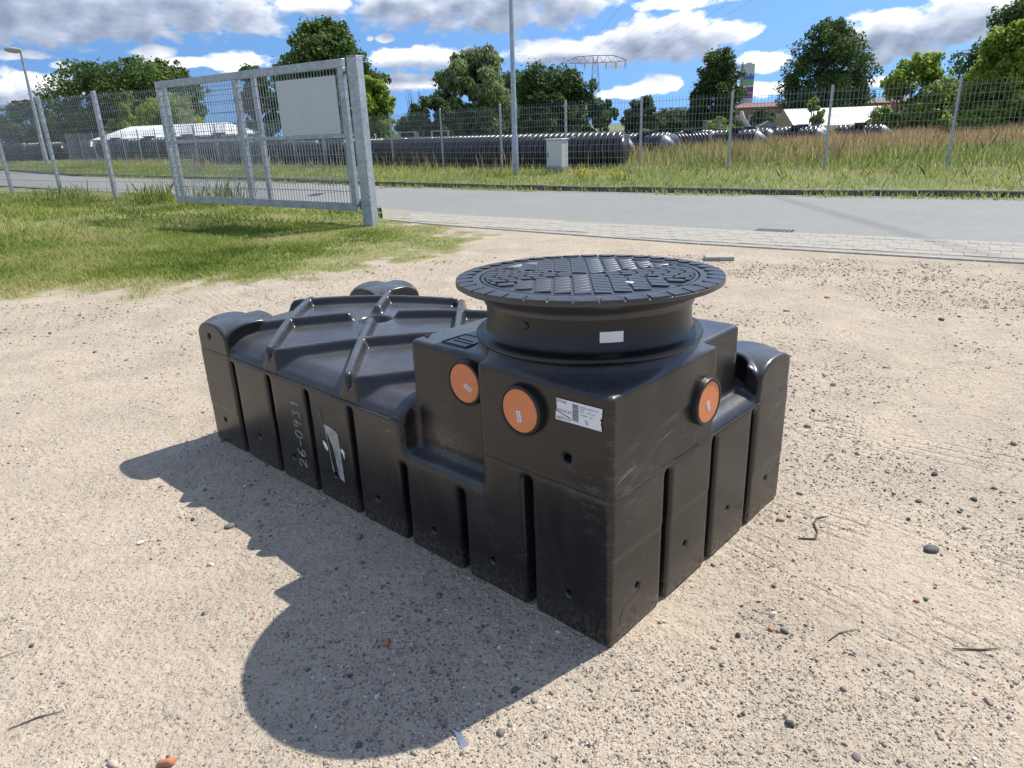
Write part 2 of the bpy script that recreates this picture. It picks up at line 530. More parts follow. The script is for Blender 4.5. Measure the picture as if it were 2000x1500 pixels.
def sand_mat():
    mt, nt, b = new_mat('sandy_gravel')
    t = N(nt, 'ShaderNodeTexCoord')
    ob = t.outputs['Object']
    big = N(nt, 'ShaderNodeTexNoise', {'Vector': ob, 'Scale': 0.9, 'Detail': 3.0, 'Roughness': 0.6})
    mid = N(nt, 'ShaderNodeTexNoise', {'Vector': ob, 'Scale': 14.0, 'Detail': 4.0, 'Roughness': 0.7})
    fine = N(nt, 'ShaderNodeTexNoise', {'Vector': ob, 'Scale': 150.0, 'Detail': 2.0, 'Roughness': 0.75})
    wob = N(nt, 'ShaderNodeTexNoise', {'Vector': ob, 'Scale': 60.0, 'Detail': 1.0})
    wv = N(nt, 'ShaderNodeVectorMath', {0: wob.outputs['Color'], 1: (0.02, 0.02, 0.0)}, operation='MULTIPLY')
    wv2 = N(nt, 'ShaderNodeVectorMath', {0: wv.outputs[0], 1: ob}, operation='ADD')
    vor = N(nt, 'ShaderNodeTexVoronoi', {'Vector': wv2.outputs[0], 'Scale': 115.0, 'Randomness': 1.0})
    patch_n = N(nt, 'ShaderNodeTexNoise', {'Vector': ob, 'Scale': 3.2, 'Detail': 3.0, 'Roughness': 0.6})
    rel = N(nt, 'ShaderNodeTexNoise', {'Vector': ob, 'Scale': 38.0, 'Detail': 3.0, 'Roughness': 0.65})
    base_ = ramp(nt, big.outputs['Fac'], [(0.3, (0.44, 0.365, 0.27)), (0.7, (0.54, 0.455, 0.345))])
    c = mixc(nt, 0.55, base_, ramp(nt, mid.outputs['Fac'], [(0.3, (0.37, 0.305, 0.225)), (0.65, (0.56, 0.475, 0.365))]))
    c = mixc(nt, 0.35, c, ramp(nt, fine.outputs['Fac'], [(0.3, (0.2, 0.165, 0.13)), (0.7, (0.6, 0.51, 0.41))]))
    pat2 = N(nt, 'ShaderNodeTexNoise', {'Vector': ob, 'Scale': 1.7, 'Detail': 4.0, 'Roughness': 0.65})
    c = mixc(nt, ramp(nt, pat2.outputs['Fac'], [(0.42, (0, 0, 0)), (0.68, (0.5, 0.5, 0.5))]), c, (0.30, 0.255, 0.205))
    # small grit: some cells are stones
    stone = ramp(nt, vor.outputs['Distance'], [(0.28, (1, 1, 1)), (0.4, (0, 0, 0))])
    rs = N(nt, 'ShaderNodeSeparateColor', {0: vor.outputs['Color']})
    den = N(nt, 'ShaderNodeMath', {0: rs.outputs[0], 1: 0.5, 2: patch_n.outputs['Fac']}, operation='MULTIPLY_ADD')
    pick = N(nt, 'ShaderNodeMath', {0: den.outputs[0], 1: 0.82}, operation='GREATER_THAN')
    st = N(nt, 'ShaderNodeMath', {0: stone, 1: pick.outputs[0]}, operation='MULTIPLY')
    scol = ramp(nt, rs.outputs[1], [(0.0, (0.12, 0.112, 0.105)), (0.35, (0.23, 0.2, 0.17)), (0.7, (0.42, 0.36, 0.3)), (1.0, (0.64, 0.58, 0.5))])
    c = mixc(nt, N(nt, 'ShaderNodeMath', {0: st.outputs[0], 1: 0.85}, operation='MULTIPLY').outputs[0], c, scol)
    # turf mask: soil, dry stems and moss among the sand
    at = N(nt, 'ShaderNodeAttribute', attribute_name='turf')
    soil = ramp(nt, mid.outputs['Fac'], [(0.25, (0.13, 0.145, 0.05)), (0.5, (0.24, 0.24, 0.10)), (0.75, (0.38, 0.32, 0.2))])
    tf = N(nt, 'ShaderNodeMath', {0: mid.outputs['Fac'], 1: 1.1, 2: at.outputs['Fac']}, operation='MULTIPLY_ADD')
    tmask = ramp(nt, tf.outputs[0], [(0.72, (0, 0, 0)), (1.1, (1, 1, 1))])
    c = mixc(nt, tmask, c, soil)
    nt.links.new(c, b.inputs['Base Color'])
    b.inputs['Roughness'].default_value = 0.95
    b.inputs['Specular IOR Level'].default_value = 0.15
    # relief
    h1 = N(nt, 'ShaderNodeMath', {0: rel.outputs['Fac'], 1: 1.1, 2: N(nt, 'ShaderNodeMath', {0: mid.outputs['Fac'], 1: 0.9}, operation='MULTIPLY').outputs[0]}, operation='MULTIPLY_ADD')
    h2 = N(nt, 'ShaderNodeMath', {0: st.outputs[0], 1: 0.35, 2: h1.outputs[0]}, operation='MULTIPLY_ADD')
    rut = N(nt, 'ShaderNodeAttribute', attribute_name='rut')
    rx = N(nt, 'ShaderNodeAttribute', attribute_name='rutx')
    wav = N(nt, 'ShaderNodeMath', {0: N(nt, 'ShaderNodeMath', {0: rx.outputs['Fac'], 1: 15.0}, operation='MULTIPLY').outputs[0]}, operation='SINE')
    lug = ramp(nt, wav.outputs[0], [(0.35, (0, 0, 0)), (0.9, (1, 1, 1))])
    lug2 = N(nt, 'ShaderNodeMath', {0: lug, 1: ramp(nt, patch_n.outputs['Fac'], [(0.42, (0, 0, 0)), (0.58, (1, 1, 1))])}, operation='MULTIPLY')
    lug3 = N(nt, 'ShaderNodeMath', {0: lug2.outputs[0], 1: rut.outputs['Fac']}, operation='MULTIPLY')
    h3 = N(nt, 'ShaderNodeMath', {0: lug3.outputs[0], 1: -0.55, 2: h2.outputs[0]}, operation='MULTIPLY_ADD')
    bp = N(nt, 'ShaderNodeBump', {'Height': h3.outputs[0], 'Strength': 1.0, 'Distance': 0.013})
    nt.links.new(bp.outputs[0], b.inputs['Normal'])
    return mt

def asphalt_mat():
    mt, nt, b = new_mat('asphalt')
    t = N(nt, 'ShaderNodeTexCoord')
    ob = t.outputs['Object']
    big = N(nt, 'ShaderNodeTexNoise', {'Vector': ob, 'Scale': 0.5, 'Detail': 6.0, 'Roughness': 0.6})
    fine = N(nt, 'ShaderNodeTexNoise', {'Vector': ob, 'Scale': 45.0, 'Detail': 5.0, 'Roughness': 0.75})
    c = ramp(nt, big.outputs['Fac'], [(0.3, (0.175, 0.178, 0.165)), (0.7, (0.25, 0.248, 0.228))])
    med = N(nt, 'ShaderNodeTexNoise', {'Vector': ob, 'Scale': 4.0, 'Detail': 5.0, 'Roughness': 0.7})
    c = mixc(nt, 0.3, c, ramp(nt, med.outputs['Fac'], [(0.3, (0.13, 0.132, 0.125)), (0.7, (0.30, 0.298, 0.28))]))
    c = mixc(nt, 0.5, c, ramp(nt, fine.outputs['Fac'], [(0.35, (0.10, 0.105, 0.10)), (0.65, (0.35, 0.35, 0.33))]))
    nt.links.new(c, b.inputs['Base Color'])
    b.inputs['Roughness'].default_value = 0.85
    bp = N(nt, 'ShaderNodeBump', {'Height': fine.outputs['Fac'], 'Strength': 0.5, 'Distance': 0.006})
    nt.links.new(bp.outputs[0], b.inputs['Normal'])
    return mt

def field_mat():
    mt, nt, b = new_mat('meadow_soil')
    t = N(nt, 'ShaderNodeTexCoord')
    ob = t.outputs['Object']
    nz = N(nt, 'ShaderNodeTexNoise', {'Vector': ob, 'Scale': 0.35, 'Detail': 9.0, 'Roughness': 0.7})
    c = ramp(nt, nz.outputs['Fac'], [(0.3, (0.08, 0.10, 0.03)), (0.5, (0.15, 0.17, 0.06)), (0.7, (0.27, 0.22, 0.12))])
    nt.links.new(c, b.inputs['Base Color'])
    b.inputs['Roughness'].default_value = 0.95
    return mt

def galv_mat(name, lo, hi, rough=0.48, metal=0.55):
    mt, nt, b = new_mat(name)
    t = N(nt, 'ShaderNodeTexCoord')
    vor = N(nt, 'ShaderNodeTexVoronoi', {'Vector': t.outputs['Object'], 'Scale': 28.0})
    nz = N(nt, 'ShaderNodeTexNoise', {'Vector': t.outputs['Object'], 'Scale': 4.0, 'Detail': 6.0})
    s_ = N(nt, 'ShaderNodeSeparateColor', {0: vor.outputs['Color']})
    f = N(nt, 'ShaderNodeMath', {0: s_.outputs[0], 1: 0.35, 2: N(nt, 'ShaderNodeMath', {0: nz.outputs['Fac'], 1: 0.8}, operation='MULTIPLY').outputs[0]}, operation='MULTIPLY_ADD')
    nt.links.new(ramp(nt, f.outputs[0], [(0.25, lo), (0.8, hi)]), b.inputs['Base Color'])
    b.inputs['Roughness'].default_value = rough
    b.inputs['Metallic'].default_value = metal
    return mt

M_PL = tank_plastic()
M_LID = simple('lid_plastic', (0.036, 0.037, 0.040), rough=0.34, var=0.3, scale=9, bump=0.1, spec=0.7)
M_NECK = simple('neck_plastic', (0.011, 0.0108, 0.011), rough=0.28, var=0.3, scale=5, bump=0.12)
M_RUB = simple('rubber_seal', (0.014, 0.014, 0.014), rough=0.38)
M_ORANGE = simple('orange_plug_plastic', (0.72, 0.235, 0.085), rough=0.5, var=0.06, scale=30)
M_PAPER = simple('white_label_paper', (0.78, 0.79, 0.8), rough=0.6, var=0.03, scale=40)
M_INK = simple('black_print', (0.03, 0.03, 0.035), rough=0.7)
M_GREYINK = simple('grey_print', (0.3, 0.3, 0.31), rough=0.7)
M_FOIL = simple('torn_label_silver', (0.34, 0.35, 0.33), rough=0.45, var=0.45, scale=25)
M_CHALK = simple('chalk', (0.62, 0.62, 0.6), rough=0.9, var=0.2, scale=90)
M_SAND = sand_mat()
M_ASPH = asphalt_mat()
M_FIELD = field_mat()
M_GALV = galv_mat('galvanised_steel', (0.27, 0.30, 0.33), (0.50, 0.53, 0.56))
M_WIRE = galv_mat('galvanised_wire', (0.22, 0.24, 0.26), (0.36, 0.38, 0.40), rough=0.5, metal=0.5)
M_RUST = simple('dull_steel', (0.2, 0.19, 0.18), rough=0.5, metal=0.6)
M_PAVER = simple('concrete_paver', (0.33, 0.308, 0.26), rough=0.9, var=0.22, scale=9, bump=0.2)
M_JOINT = simple('paver_joint_sand', (0.285, 0.26, 0.215), rough=0.95, var=0.3, scale=30)
M_KERB = simple('kerb_concrete', (0.10, 0.095, 0.085), rough=0.9, var=0.45, scale=6, bump=0.4)
M_CONC = simple('slab_concrete', (0.36, 0.34, 0.30), rough=0.9, var=0.2, scale=14, bump=0.3)
M_WHITE = simple('white_sheet', (0.6, 0.61, 0.62), rough=0.5, var=0.05, scale=2)
M_CAB = simple('cabinet_grey', (0.62, 0.62, 0.60), rough=0.5, var=0.04)
M_TENT = simple('tent_fabric', (0.80, 0.80, 0.78), rough=0.6, var=0.05, scale=0.6)
M_TENTW = simple('tent_wall', (0.42, 0.44, 0.47), rough=0.6, var=0.06, scale=0.6)
M_TAN = simple('tan_gable', (0.42, 0.31, 0.17), rough=0.7, var=0.12, scale=1.5)
M_BRICK = simple('brick_wall', (0.26, 0.13, 0.10), rough=0.9, var=0.2, scale=2)
M_ROOF = simple('roof_tile', (0.22, 0.13, 0.10), rough=0.85, var=0.2, scale=2)
M_BARK = simple('bark', (0.075, 0.06, 0.045), rough=0.95, var=0.35, scale=5, bump=0.6)
M_DARKP = simple('weathered_black_plastic', (0.026, 0.028, 0.033), rough=0.3, var=0.3, scale=3)
M_GREYC = simple('grey_cone_plastic', (0.20, 0.21, 0.22), rough=0.4, var=0.2, scale=2)
M_LAMP = simple('lamp_housing', (0.42, 0.38, 0.33), rough=0.5)
M_YEL = simple('yellow_sign', (0.75, 0.55, 0.05), rough=0.5)
M_BLUE = simple('blue_print', (0.06, 0.13, 0.5), rough=0.5)
M_GREEN = simple('green_print', (0.22, 0.45, 0.2), rough=0.5)
M_PURP = simple('purple_print', (0.14, 0.08, 0.28), rough=0.5)
M_MAGENTA = simple('magenta_print', (0.5, 0.04, 0.25), rough=0.5)
M_HOLESHADE = simple('hole_shade', (0.01, 0.01, 0.01), rough=0.8)  # near-black colour standing in for the shade inside holes

# ------------------------------------------------------------------ ground
struct(MB().add([(-900, -300, -0.07), (900, -300, -0.07), (900, 1200, -0.07), (-900, 1200, -0.07)], [(0, 1, 2, 3)]).build('ground', M_FIELD))

# lines of the street, in metres on the ground
ROAD_NEAR = [(-46, 51.5), (-34.5, 41.5), (-20.6, 30.2), (-12.5, 23.6), (-5.6, 17.9), (-2.6, 15.3), (-1.28, 13.83), (1.39, 11.69), (3.6, 9.94), (6.06, 8.27), (11, 5.1), (20, -0.6)]
ROAD_FAR = [(-47, 61.6), (-34.9, 50.9), (-21.3, 36.6), (-14.8, 31.3), (-9.6, 27.2), (-3.75, 21.75), (1.28, 17.65), (5.73, 14.62), (9.08, 12.65), (14, 9.6), (23, 4.0)]
WALK_NEAR = [(-2.25, 13.25), (-1.75, 12.65), (-0.84, 11.84), (2.39, 9.18), (5.28, 7.14), (10.2, 3.9), (19.2, -1.9)]
WALK_FAR = [(-2.6, 15.25), (-1.28, 13.83), (1.39, 11.69), (3.6, 9.94), (6.06, 8.27), (11, 5.1), (20, -0.6)]

def resample(pts, n):
    P = np.array(pts, float)
    d = np.r_[0, np.cumsum(np.linalg.norm(np.diff(P, axis=0), axis=1))]
    t = np.linspace(0, d[-1], n)
    return np.c_[np.interp(t, d, P[:, 0]), np.interp(t, d, P[:, 1])]

def strip(a, b, z, name, mat, n=60):
    A, B = resample(a, n), resample(b, n)
    V = np.r_[np.c_[A, np.full(n, z)], np.c_[B, np.full(n, z)]]
    F = [(i, i + 1, n + i + 1, n + i) for i in range(n - 1)]
    return link(name, np_mesh(name, V, F, mat))

def line_side(px, py, line):
    """signed distance to a polyline; > 0 on its left"""
    best = np.full(px.shape, 1e9)
    sgn = np.ones(px.shape)
    for (x0, y0), (x1, y1) in zip(line[:-1], line[1:]):
        dx, dy = x1 - x0, y1 - y0
        t = np.clip(((px - x0) * dx + (py - y0) * dy) / (dx * dx + dy * dy), 0, 1)
        ex, ey = px - x0 - t * dx, py - y0 - t * dy
        d = np.hypot(ex, ey)
        c = dx * ey - dy * ex
        b = d < best - 1e-9
        best = np.where(b, d, best)
        sgn = np.where(b, np.sign(c), sgn)
    return best * sgn

struct(strip(ROAD_NEAR, ROAD_FAR, 0.0, 'road', M_ASPH, 90))
EDGE = ROAD_NEAR[:6] + WALK_NEAR

# the yard: sand in front, turf bank to the left
TURF = [(-40, 6.9), (-14, 7.2), (-9, 7.35), (-5.5, 7.6), (-4.74, 7.75), (-3.76, 7.85), (-2.66, 7.85), (-1.85, 8.6), (-1.0, 9.5), (-0.85, 10.6), (-1.15, 12.0), (-1.6, 12.9)]

def turf_value(x, y):
    d = line_side(x, y, TURF)
    n = fbm(x * 1.3, y * 1.3, 3) - 0.5
    n2 = fbm(x * 4.5, y * 4.5, 9) - 0.5
    return d + n * 2.0 + n2 * 1.3

def rut_value(x, y):
    """tyre lanes pressed into the sand: mask and cross-lane coordinate"""
    r = np.zeros_like(x)
    rx = np.zeros_like(x)
    for x0, y0, ang, wd, k in ((2.35, 2.75, -0.74, 0.17, 1.0), (1.75, 2.0, -0.78, 0.17, 0.8), (1.2, 1.9, -0.9, 0.16, 0.6), (2.2, 4.5, -0.6, 0.2, 0.6), (-1.9, 2.2, 0.45, 0.2, 0.4)):
        c, s_ = math.cos(ang), math.sin(ang)
        a = (x - x0) * c + (y - y0) * s_
        b = -(x - x0) * s_ + (y - y0) * c
        b = b + 0.05 * np.sin(a * 1.1 + x0)
        lane = sstep(wd, wd * 0.7, np.abs(b)) * k
        rx = np.where(np.abs(b) < wd * 1.3, b / wd, rx)
        r = np.maximum(r, lane)
    return r, rx

def yard_z(x, y):
    return (fbm(x * 0.8, y * 0.8, 21) - 0.5) * 0.035 + (fbm(x * 5, y * 5, 22) - 0.5) * 0.012

def grid_sheet(name, x0, x1, y0, y1, st, keep, zf):
    xs = np.arange(x0, x1 + st / 2, st)
    ys = np.arange(y0, y1 + st / 2, st)
    X, Y = np.meshgrid(xs, ys, indexing='ij')
    ny = len(ys)
    k = keep(X, Y)
    cell = k[:-1, :-1] & k[1:, :-1] & k[1:, 1:] & k[:-1, 1:]
    i, j = np.nonzero(cell)
    F = np.c_[i * ny + j, (i + 1) * ny + j, (i + 1) * ny + j + 1, i * ny + j + 1]
    used = np.unique(F)
    mp = np.full(X.size, -1)
    mp[used] = np.arange(len(used))
    x, y = X.ravel()[used], Y.ravel()[used]
    V = np.c_[x, y, zf(x, y)]
    tv = turf_value(x, y)
    me = np_mesh(name, V, mp[F], M_SAND, True, {'turf': sstep(-0.7, 0.5, tv), 'rut': rut_value(x, y)[0], 'rutx': rut_value(x, y)[1]})
    return struct(link(name, me))

def edge_fade(x, y):
    d = -line_side(x, y, EDGE)
    return sstep(0.0, 0.5, d)

TX = (-0.77, 2.9)    # rough middle of the tank, kept level under it
grid_sheet('yard', -3.6, 7.6, -0.4, 13.4, 0.033, lambda x, y: line_side(x, y, EDGE) < 0.03, lambda x, y: yard_z(x, y) * edge_fade(x, y))
grid_sheet('yard_outer', -48, 26, -14, 45, 0.25, lambda x, y: (line_side(x, y, EDGE) < 0.02), lambda x, y: yard_z(x, y) * 0.5 * edge_fade(x, y) - 0.024)

# ------------------------------------------------------------------ pavement of concrete pavers
walk = struct(strip(WALK_NEAR, WALK_FAR, 0.004, 'pavement', M_JOINT, 50))
wa, wb = resample(WALK_NEAR, 400), resample(WALK_FAR, 400)
paver_me = MB().box((-0.1092, -0.1092, -0.03), (0.1092, 0.1092, 0.012), 0.005).mesh('paver', M_PAVER)
edge_me = MB().box((-0.495, -0.04, -0.05), (0.495, 0.04, 0.018), 0.008).mesh('edging_stone', M_CONC)
P0 = np.array((-2.3, 12.9)); P1 = np.array((19.2, -1.9))
wd_ = (P1 - P0) / np.linalg.norm(P1 - P0)
wn_ = np.array((-wd_[1], wd_[0]))
cells = []
for r_ in range(-1, 12):
    for c_ in range(0, 76):
        p = P0 + wd_ * (c_ * 0.224 + (0.112 if r_ % 2 else 0)) + wn_ * (0.12 + r_ * 0.224)
        near = -line_side(np.array([p[0]]), np.array([p[1]]), WALK_NEAR)[0]
        far = line_side(np.array([p[0]]), np.array([p[1]]), WALK_FAR)[0]
        if near < -0.16 and far < -0.115 and p[0] > -2.0:
            cells.append((math.hypot(p[0], p[1]), p))
cells = [c_ for c_ in cells if math.atan2(c_[1][0], c_[1][1]) < R(44)]
cells.sort(key=lambda c_: c_[0])
ang = math.atan2(wd_[1], wd_[0])
far_mb = MB()
for i, (d_, p) in enumerate(cells):
    z = random.uniform(-0.0025, 0.0025)
    if i < 300:
        o = link('paver', paver_me, walk, (p[0], p[1], z), ang + random.uniform(-0.012, 0.012))
    else:
        ca, sa = math.cos(ang), math.sin(ang)
        vs = [(p[0] + v.co.x * ca - v.co.y * sa, p[1] + v.co.x * sa + v.co.y * ca, v.co.z + z) for v in paver_me.vertices]
        far_mb.add(vs, [tuple(q.vertices) for q in paver_me.polygons])
if far_mb.v:
    stuff(far_mb.build('paver_run', M_PAVER, walk))
wlen = resample(WALK_NEAR, 30)
seg = np.array(WALK_NEAR)
dd = np.r_[0, np.cumsum(np.linalg.norm(np.diff(seg, axis=0), axis=1))]
for k in range(int(dd[-1]) - 2):
    t0 = 0.3 + k
    a = np.array([np.interp(t0, dd, seg[:, 0]), np.interp(t0, dd, seg[:, 1])])
    b = np.array([np.interp(t0 + 1, dd, seg[:, 0]), np.interp(t0 + 1, dd, seg[:, 1])])
    mdl = (a + b) / 2
    link('edging_stone', edge_me, walk, (mdl[0], mdl[1], 0.0), math.atan2(b[1] - a[1], b[0] - a[0]))

# far kerb and verge
kerb = struct(strip([(x - 0.10, y - 0.13) for x, y in ROAD_FAR], [(x + 0.2, y + 0.26) for x, y in ROAD_FAR], 0.004, 'kerb', M_JOINT, 60))
seg = np.array(ROAD_FAR)
dd = np.r_[0, np.cumsum(np.linalg.norm(np.diff(seg, axis=0), axis=1))]
kerb_me = MB().box((-0.492, -0.06, -0.05), (0.492, 0.06, 0.115), 0.015).mesh('kerb_stone', M_KERB)
for k in range(int(dd[-1]) - 1):
    t0 = k
    a = np.array([np.interp(t0, dd, seg[:, 0]), np.interp(t0, dd, seg[:, 1])])
    b = np.array([np.interp(t0 + 1, dd, seg[:, 0]), np.interp(t0 + 1, dd, seg[:, 1])])
    mdl = (a + b) / 2
    link('kerb_stone', kerb_me, kerb, (mdl[0] + 0.09, mdl[1] + 0.12, random.uniform(-0.012, 0.01)), math.atan2(b[1] - a[1], b[0] - a[0]) + random.uniform(-0.01, 0.01))

VERGE_FAR = [(-70, 100), (-40, 90), (-10, 80), (20, 70), (45, 60), (60, 45), (70, 20)]
vn = 60
A_ = resample([(x + 0.16, y + 0.2) for x, y in ROAD_FAR], vn)
B_ = resample(VERGE_FAR, vn)
struct(strip(list(map(tuple, A_)), list(map(tuple, B_)), 0.06, 'verge', M_FIELD, vn))

# ------------------------------------------------------------------ the tank
A0 = (0.26366628, 1.73399557, 0.0)
TROT = math.atan2(0.72832916, 0.68522743)
tank = thing('septic_tank', 'large low black plastic tank with ribbed top and leg-like sides standing on the sand', 'plastic tank', A0, TROT)
# tank frame: x = v (along the sunlit end), y = u (along the shaded side), z up
LV, LU = 1.215, 2.53
CV, CU = 0.377, 0.362          # axis of the shaft

def surface_nets(V, org, h):
    s = V < 0
    nx, ny, nz = V.shape
    a = s[:-1, :-1, :-1].astype(np.int8)
    for dx in (0, 1):
        for dy in (0, 1):
            for dz in (0, 1):
                if dx + dy + dz:
                    a = a + s[dx:nx - 1 + dx, dy:ny - 1 + dy, dz:nz - 1 + dz]
    act = (a > 0) & (a < 8)
    I, J, K = np.nonzero(act)
    idx = np.full(act.shape, -1, np.int32)
    idx[I, J, K] = np.arange(len(I))
    corners = [(dx, dy, dz) for dx in (0, 1) for dy in (0, 1) for dz in (0, 1)]
    val = {c: V[I + c[0], J + c[1], K + c[2]] for c in corners}
    acc = np.zeros((len(I), 3))
    cnt = np.zeros(len(I))
    for c in corners:
        for ax in range(3):
            if c[ax] == 0:
                d = list(c)
                d[ax] = 1
                d = tuple(d)
                va, vb = val[c], val[d]
                mk = (va < 0) != (vb < 0)
                t = va[mk] / (va[mk] - vb[mk])
                p = np.tile(np.array(c, float), (mk.sum(), 1))
                p[:, ax] += t
                acc[mk] += p
                cnt[mk] += 1
    P = acc / cnt[:, None]
    P = (P + np.c_[I, J, K]) * h + np.array(org)
    faces = []
    for ax in range(3):
        b, c = (ax + 1) % 3, (ax + 2) % 3
        s0 = np.moveaxis(s, (ax, b, c), (0, 1, 2))
        id0 = np.moveaxis(idx, (ax, b, c), (0, 1, 2))
        ch = s0[:-1, 1:-1, 1:-1] != s0[1:, 1:-1, 1:-1]
        i, j, k = np.nonzero(ch)
        neg = s0[i, j + 1, k + 1]
        q = np.stack([id0[i, j, k], id0[i, j + 1, k], id0[i, j + 1, k + 1], id0[i, j, k + 1]], 1)
        q[~neg] = q[~neg][:, ::-1]
        faces.append(q)
    return P, np.concatenate(faces)

def tank_sdf():
    h = 0.0065
    vx = np.arange(-0.03, LV + 0.04, h)
    uy = np.arange(-0.03, LU + 0.04, h)
    zz = np.arange(-0.02, 0.92, h)
    X = vx[:, None, None].astype(np.float32)
    Y = uy[None, :, None].astype(np.float32)
    Z = zz[None, None, :].astype(np.float32)

    def rbox(a, b, r):
        q = []
        for c, (lo, hi) in zip((X, Y, Z), zip(a, b)):
            q.append(np.abs(c - (lo + hi) / 2) - (hi - lo) / 2 + r)
        out = np.sqrt(np.maximum(q[0], 0) ** 2 + np.maximum(q[1], 0) ** 2 + np.maximum(q[2], 0) ** 2)
        return out + np.minimum(np.maximum(np.maximum(q[0], q[1]), q[2]), 0) - r

    def smin(a, b, k):
        hh = np.maximum(k - np.abs(a - b), 0) / k
        return np.minimum(a, b) - hh * hh * k * 0.25

    def smax(a, b, k):
        return -smin(-a, -b, k)

    V2, U2 = vx[:, None], uy[None, :]
    # pans of the roof, domed
    t = (V2 - 0.6) / 0.63
    s_ = (U2 - 1.72) / 1.15
    H = 0.562 + 0.062 * np.clip(1 - t * t, 0, 1) * np.clip(1 - np.abs(s_) ** 3, 0, 1)
    # diagonal ribs
    rib = np.zeros_like(H)
    for c in (0.05, 0.65, 1.25, 1.85):
        d = np.abs(U2 - V2 - c) / math.sqrt(2)
        rib = np.maximum(rib, sstep(0.038, 0.009, d))
    for c in (1.25, 1.85, 2.45, 3.05):
        d = np.abs(U2 + V2 - c) / math.sqrt(2)
        rib = np.maximum(rib, sstep(0.038, 0.009, d))
    pit = np.hypot(U2 - 1.85, V2 - 0.6)
    rib = rib * sstep(0.085, 0.13, pit)
    de = np.minimum(np.minimum(V2, LV - V2), np.minimum(U2, LU - U2))
    H = H - 0.038 * sstep(0.11, 0.0, de) ** 1.5
    H = H + rib * (0.043 + 0.04 * sstep(0.11, 0.0, de) ** 1.5)
    H = H - 0.04 * sstep(0.09, 0.055, pit)
    # V notches where two ribs meet at the edge
    for uc in (1.25, 1.85):
        for vc in (0.0, LV):
            H = H - 0.05 * np.clip(1 - np.abs(U2 - uc) / 0.022, 0, 1) * sstep(0.09, 0.03, np.abs(V2 - vc))
    body = rbox((0.006, 0.006, 0.0), (LV - 0.006, LU - 0.006, 1.2), 0.022)
    # lean of the shoulder above the seam
    lean = np.maximum(Z - 0.505, 0) * 0.14
    body = body + lean
    body = smax(body, ((Z - H[:, :, None].astype(np.float32)) * 0.8), 0.02)
    low = rbox((0, 0, 0.0), (LV, LU, 0.505), 0.012)
    body = smin(body, low, 0.006)
    # corner pillars with groin-vaulted tops
    for v0, u0 in ((0.0, 2.23), (LV - 0.3, 2.23), (LV - 0.275, 0.0)):
        tv = np.clip((V2 - v0) / 0.3 * 2 - 1, -1, 1)
        tu = np.clip((U2 - u0) / 0.3 * 2 - 1, -1, 1)
        ar = 0.570 + 0.085 * np.maximum(np.sqrt(1 - np.abs(tv) ** 2.3), np.sqrt(1 - np.abs(tu) ** 2.3))
        pil = rbox((v0, u0, 0.2), (v0 + 0.3 if v0 + 0.3 < LV else LV, u0 + 0.3 if u0 + 0.3 < LU else LU, 1.0), 0.014)
        pil = smax(pil, (Z - ar[:, :, None].astype(np.float32)) * 0.75, 0.012)
        body = smin(body, pil, 0.008)
    # recess on the shaded side, ledge on the sunlit end, pocket beside the pillar
    body = smax(body, -rbox((-0.2, 0.50, 0.385), (0.085, 0.925, 1.3), 0.03), 0.03)
    body = smax(body, -rbox((0.58, -0.2, 0.55), (0.945, 0.092, 1.3), 0.02), 0.02)
    pocket = np.maximum(np.sqrt((X - 0.945) ** 2 + (Y - 0.15) ** 2) - 0.085, 0.55 - Z)
    body = smax(body, -pocket, 0.012)
    # tower at the corner and the wider block behind it
    up = rbox((0.0, 0.0, 0.3), (0.592, 0.512, 0.818), 0.014)
    blk = rbox((0.085, 0.088, 0.3), (0.93, 0.94, 0.80), 0.02)
    body = smin(body, smin(up, blk, 0.01), 0.012)
    rad = np.sqrt((X - CV) ** 2 + (Y - CU) ** 2)
    cyl = np.maximum(rad - 0.342, Z - 0.866)
    cyl = np.maximum(cyl, 0.7 - Z)
    body = smin(body, cyl, 0.06)
    # slots between the legs
    for i in range(1, 8):
        u = 0.3125 * i + (0.02 if i == 7 else 0)
        zt = 0.335 if i in (2, 3) else 0.487
        for v0, v1 in ((-0.1, 0.062), (LV - 0.062, LV + 0.1)):
            body = smax(body, -rbox((v0, u - 0.0175, -0.2), (v1, u + 0.0175, zt), 0.015), 0.014)
    for i in range(1, 4):
        v = 0.304 * i
        for u0, u1 in ((-0.1, 0.062), (LU - 0.062, LU + 0.1)):
            body = smax(body, -rbox((v - 0.0175, u0, -0.2), (v + 0.0175, u1, 0.49), 0.015), 0.014)
    # bolt holes
    def hole_v(u, z, v0, v1):
        return np.maximum(np.sqrt((Y - u) ** 2 + (Z - z) ** 2) - 0.0125, np.maximum(v0 - X, X - v1))
    def hole_u(v, z, u0, u1):
        return np.maximum(np.sqrt((X - v) ** 2 + (Z - z) ** 2) - 0.0125, np.maximum(u0 - Y, Y - u1))
    for u, z in ((0.155, 0.132), (0.483, 0.112), (0.788, 0.112), (1.12, 0.129), (1.412, 0.14), (1.741, 0.126), (2.047, 0.143), (2.392, 0.139), (2.40, 0.584), (0.156, 0.595)):
        r_ = 0.0155 if z > 0.5 else 0.0125
        body = np.maximum(body, -(hole_v(u, z, -0.1, 0.05) - (r_ - 0.0125)))
    for v, z in ((0.147, 0.152), (0.437, 0.158), (0.745, 0.156), (1.07, 0.147)):
        body = np.maximum(body, -hole_u(v, z, -0.1, 0.05))
    return surface_nets(body, (vx[0], uy[0], zz[0]), h)

tv_, tf_ = tank_sdf()
link('tank_body', np_mesh('tank_body', tv_, tf_, M_PL, True), tank)

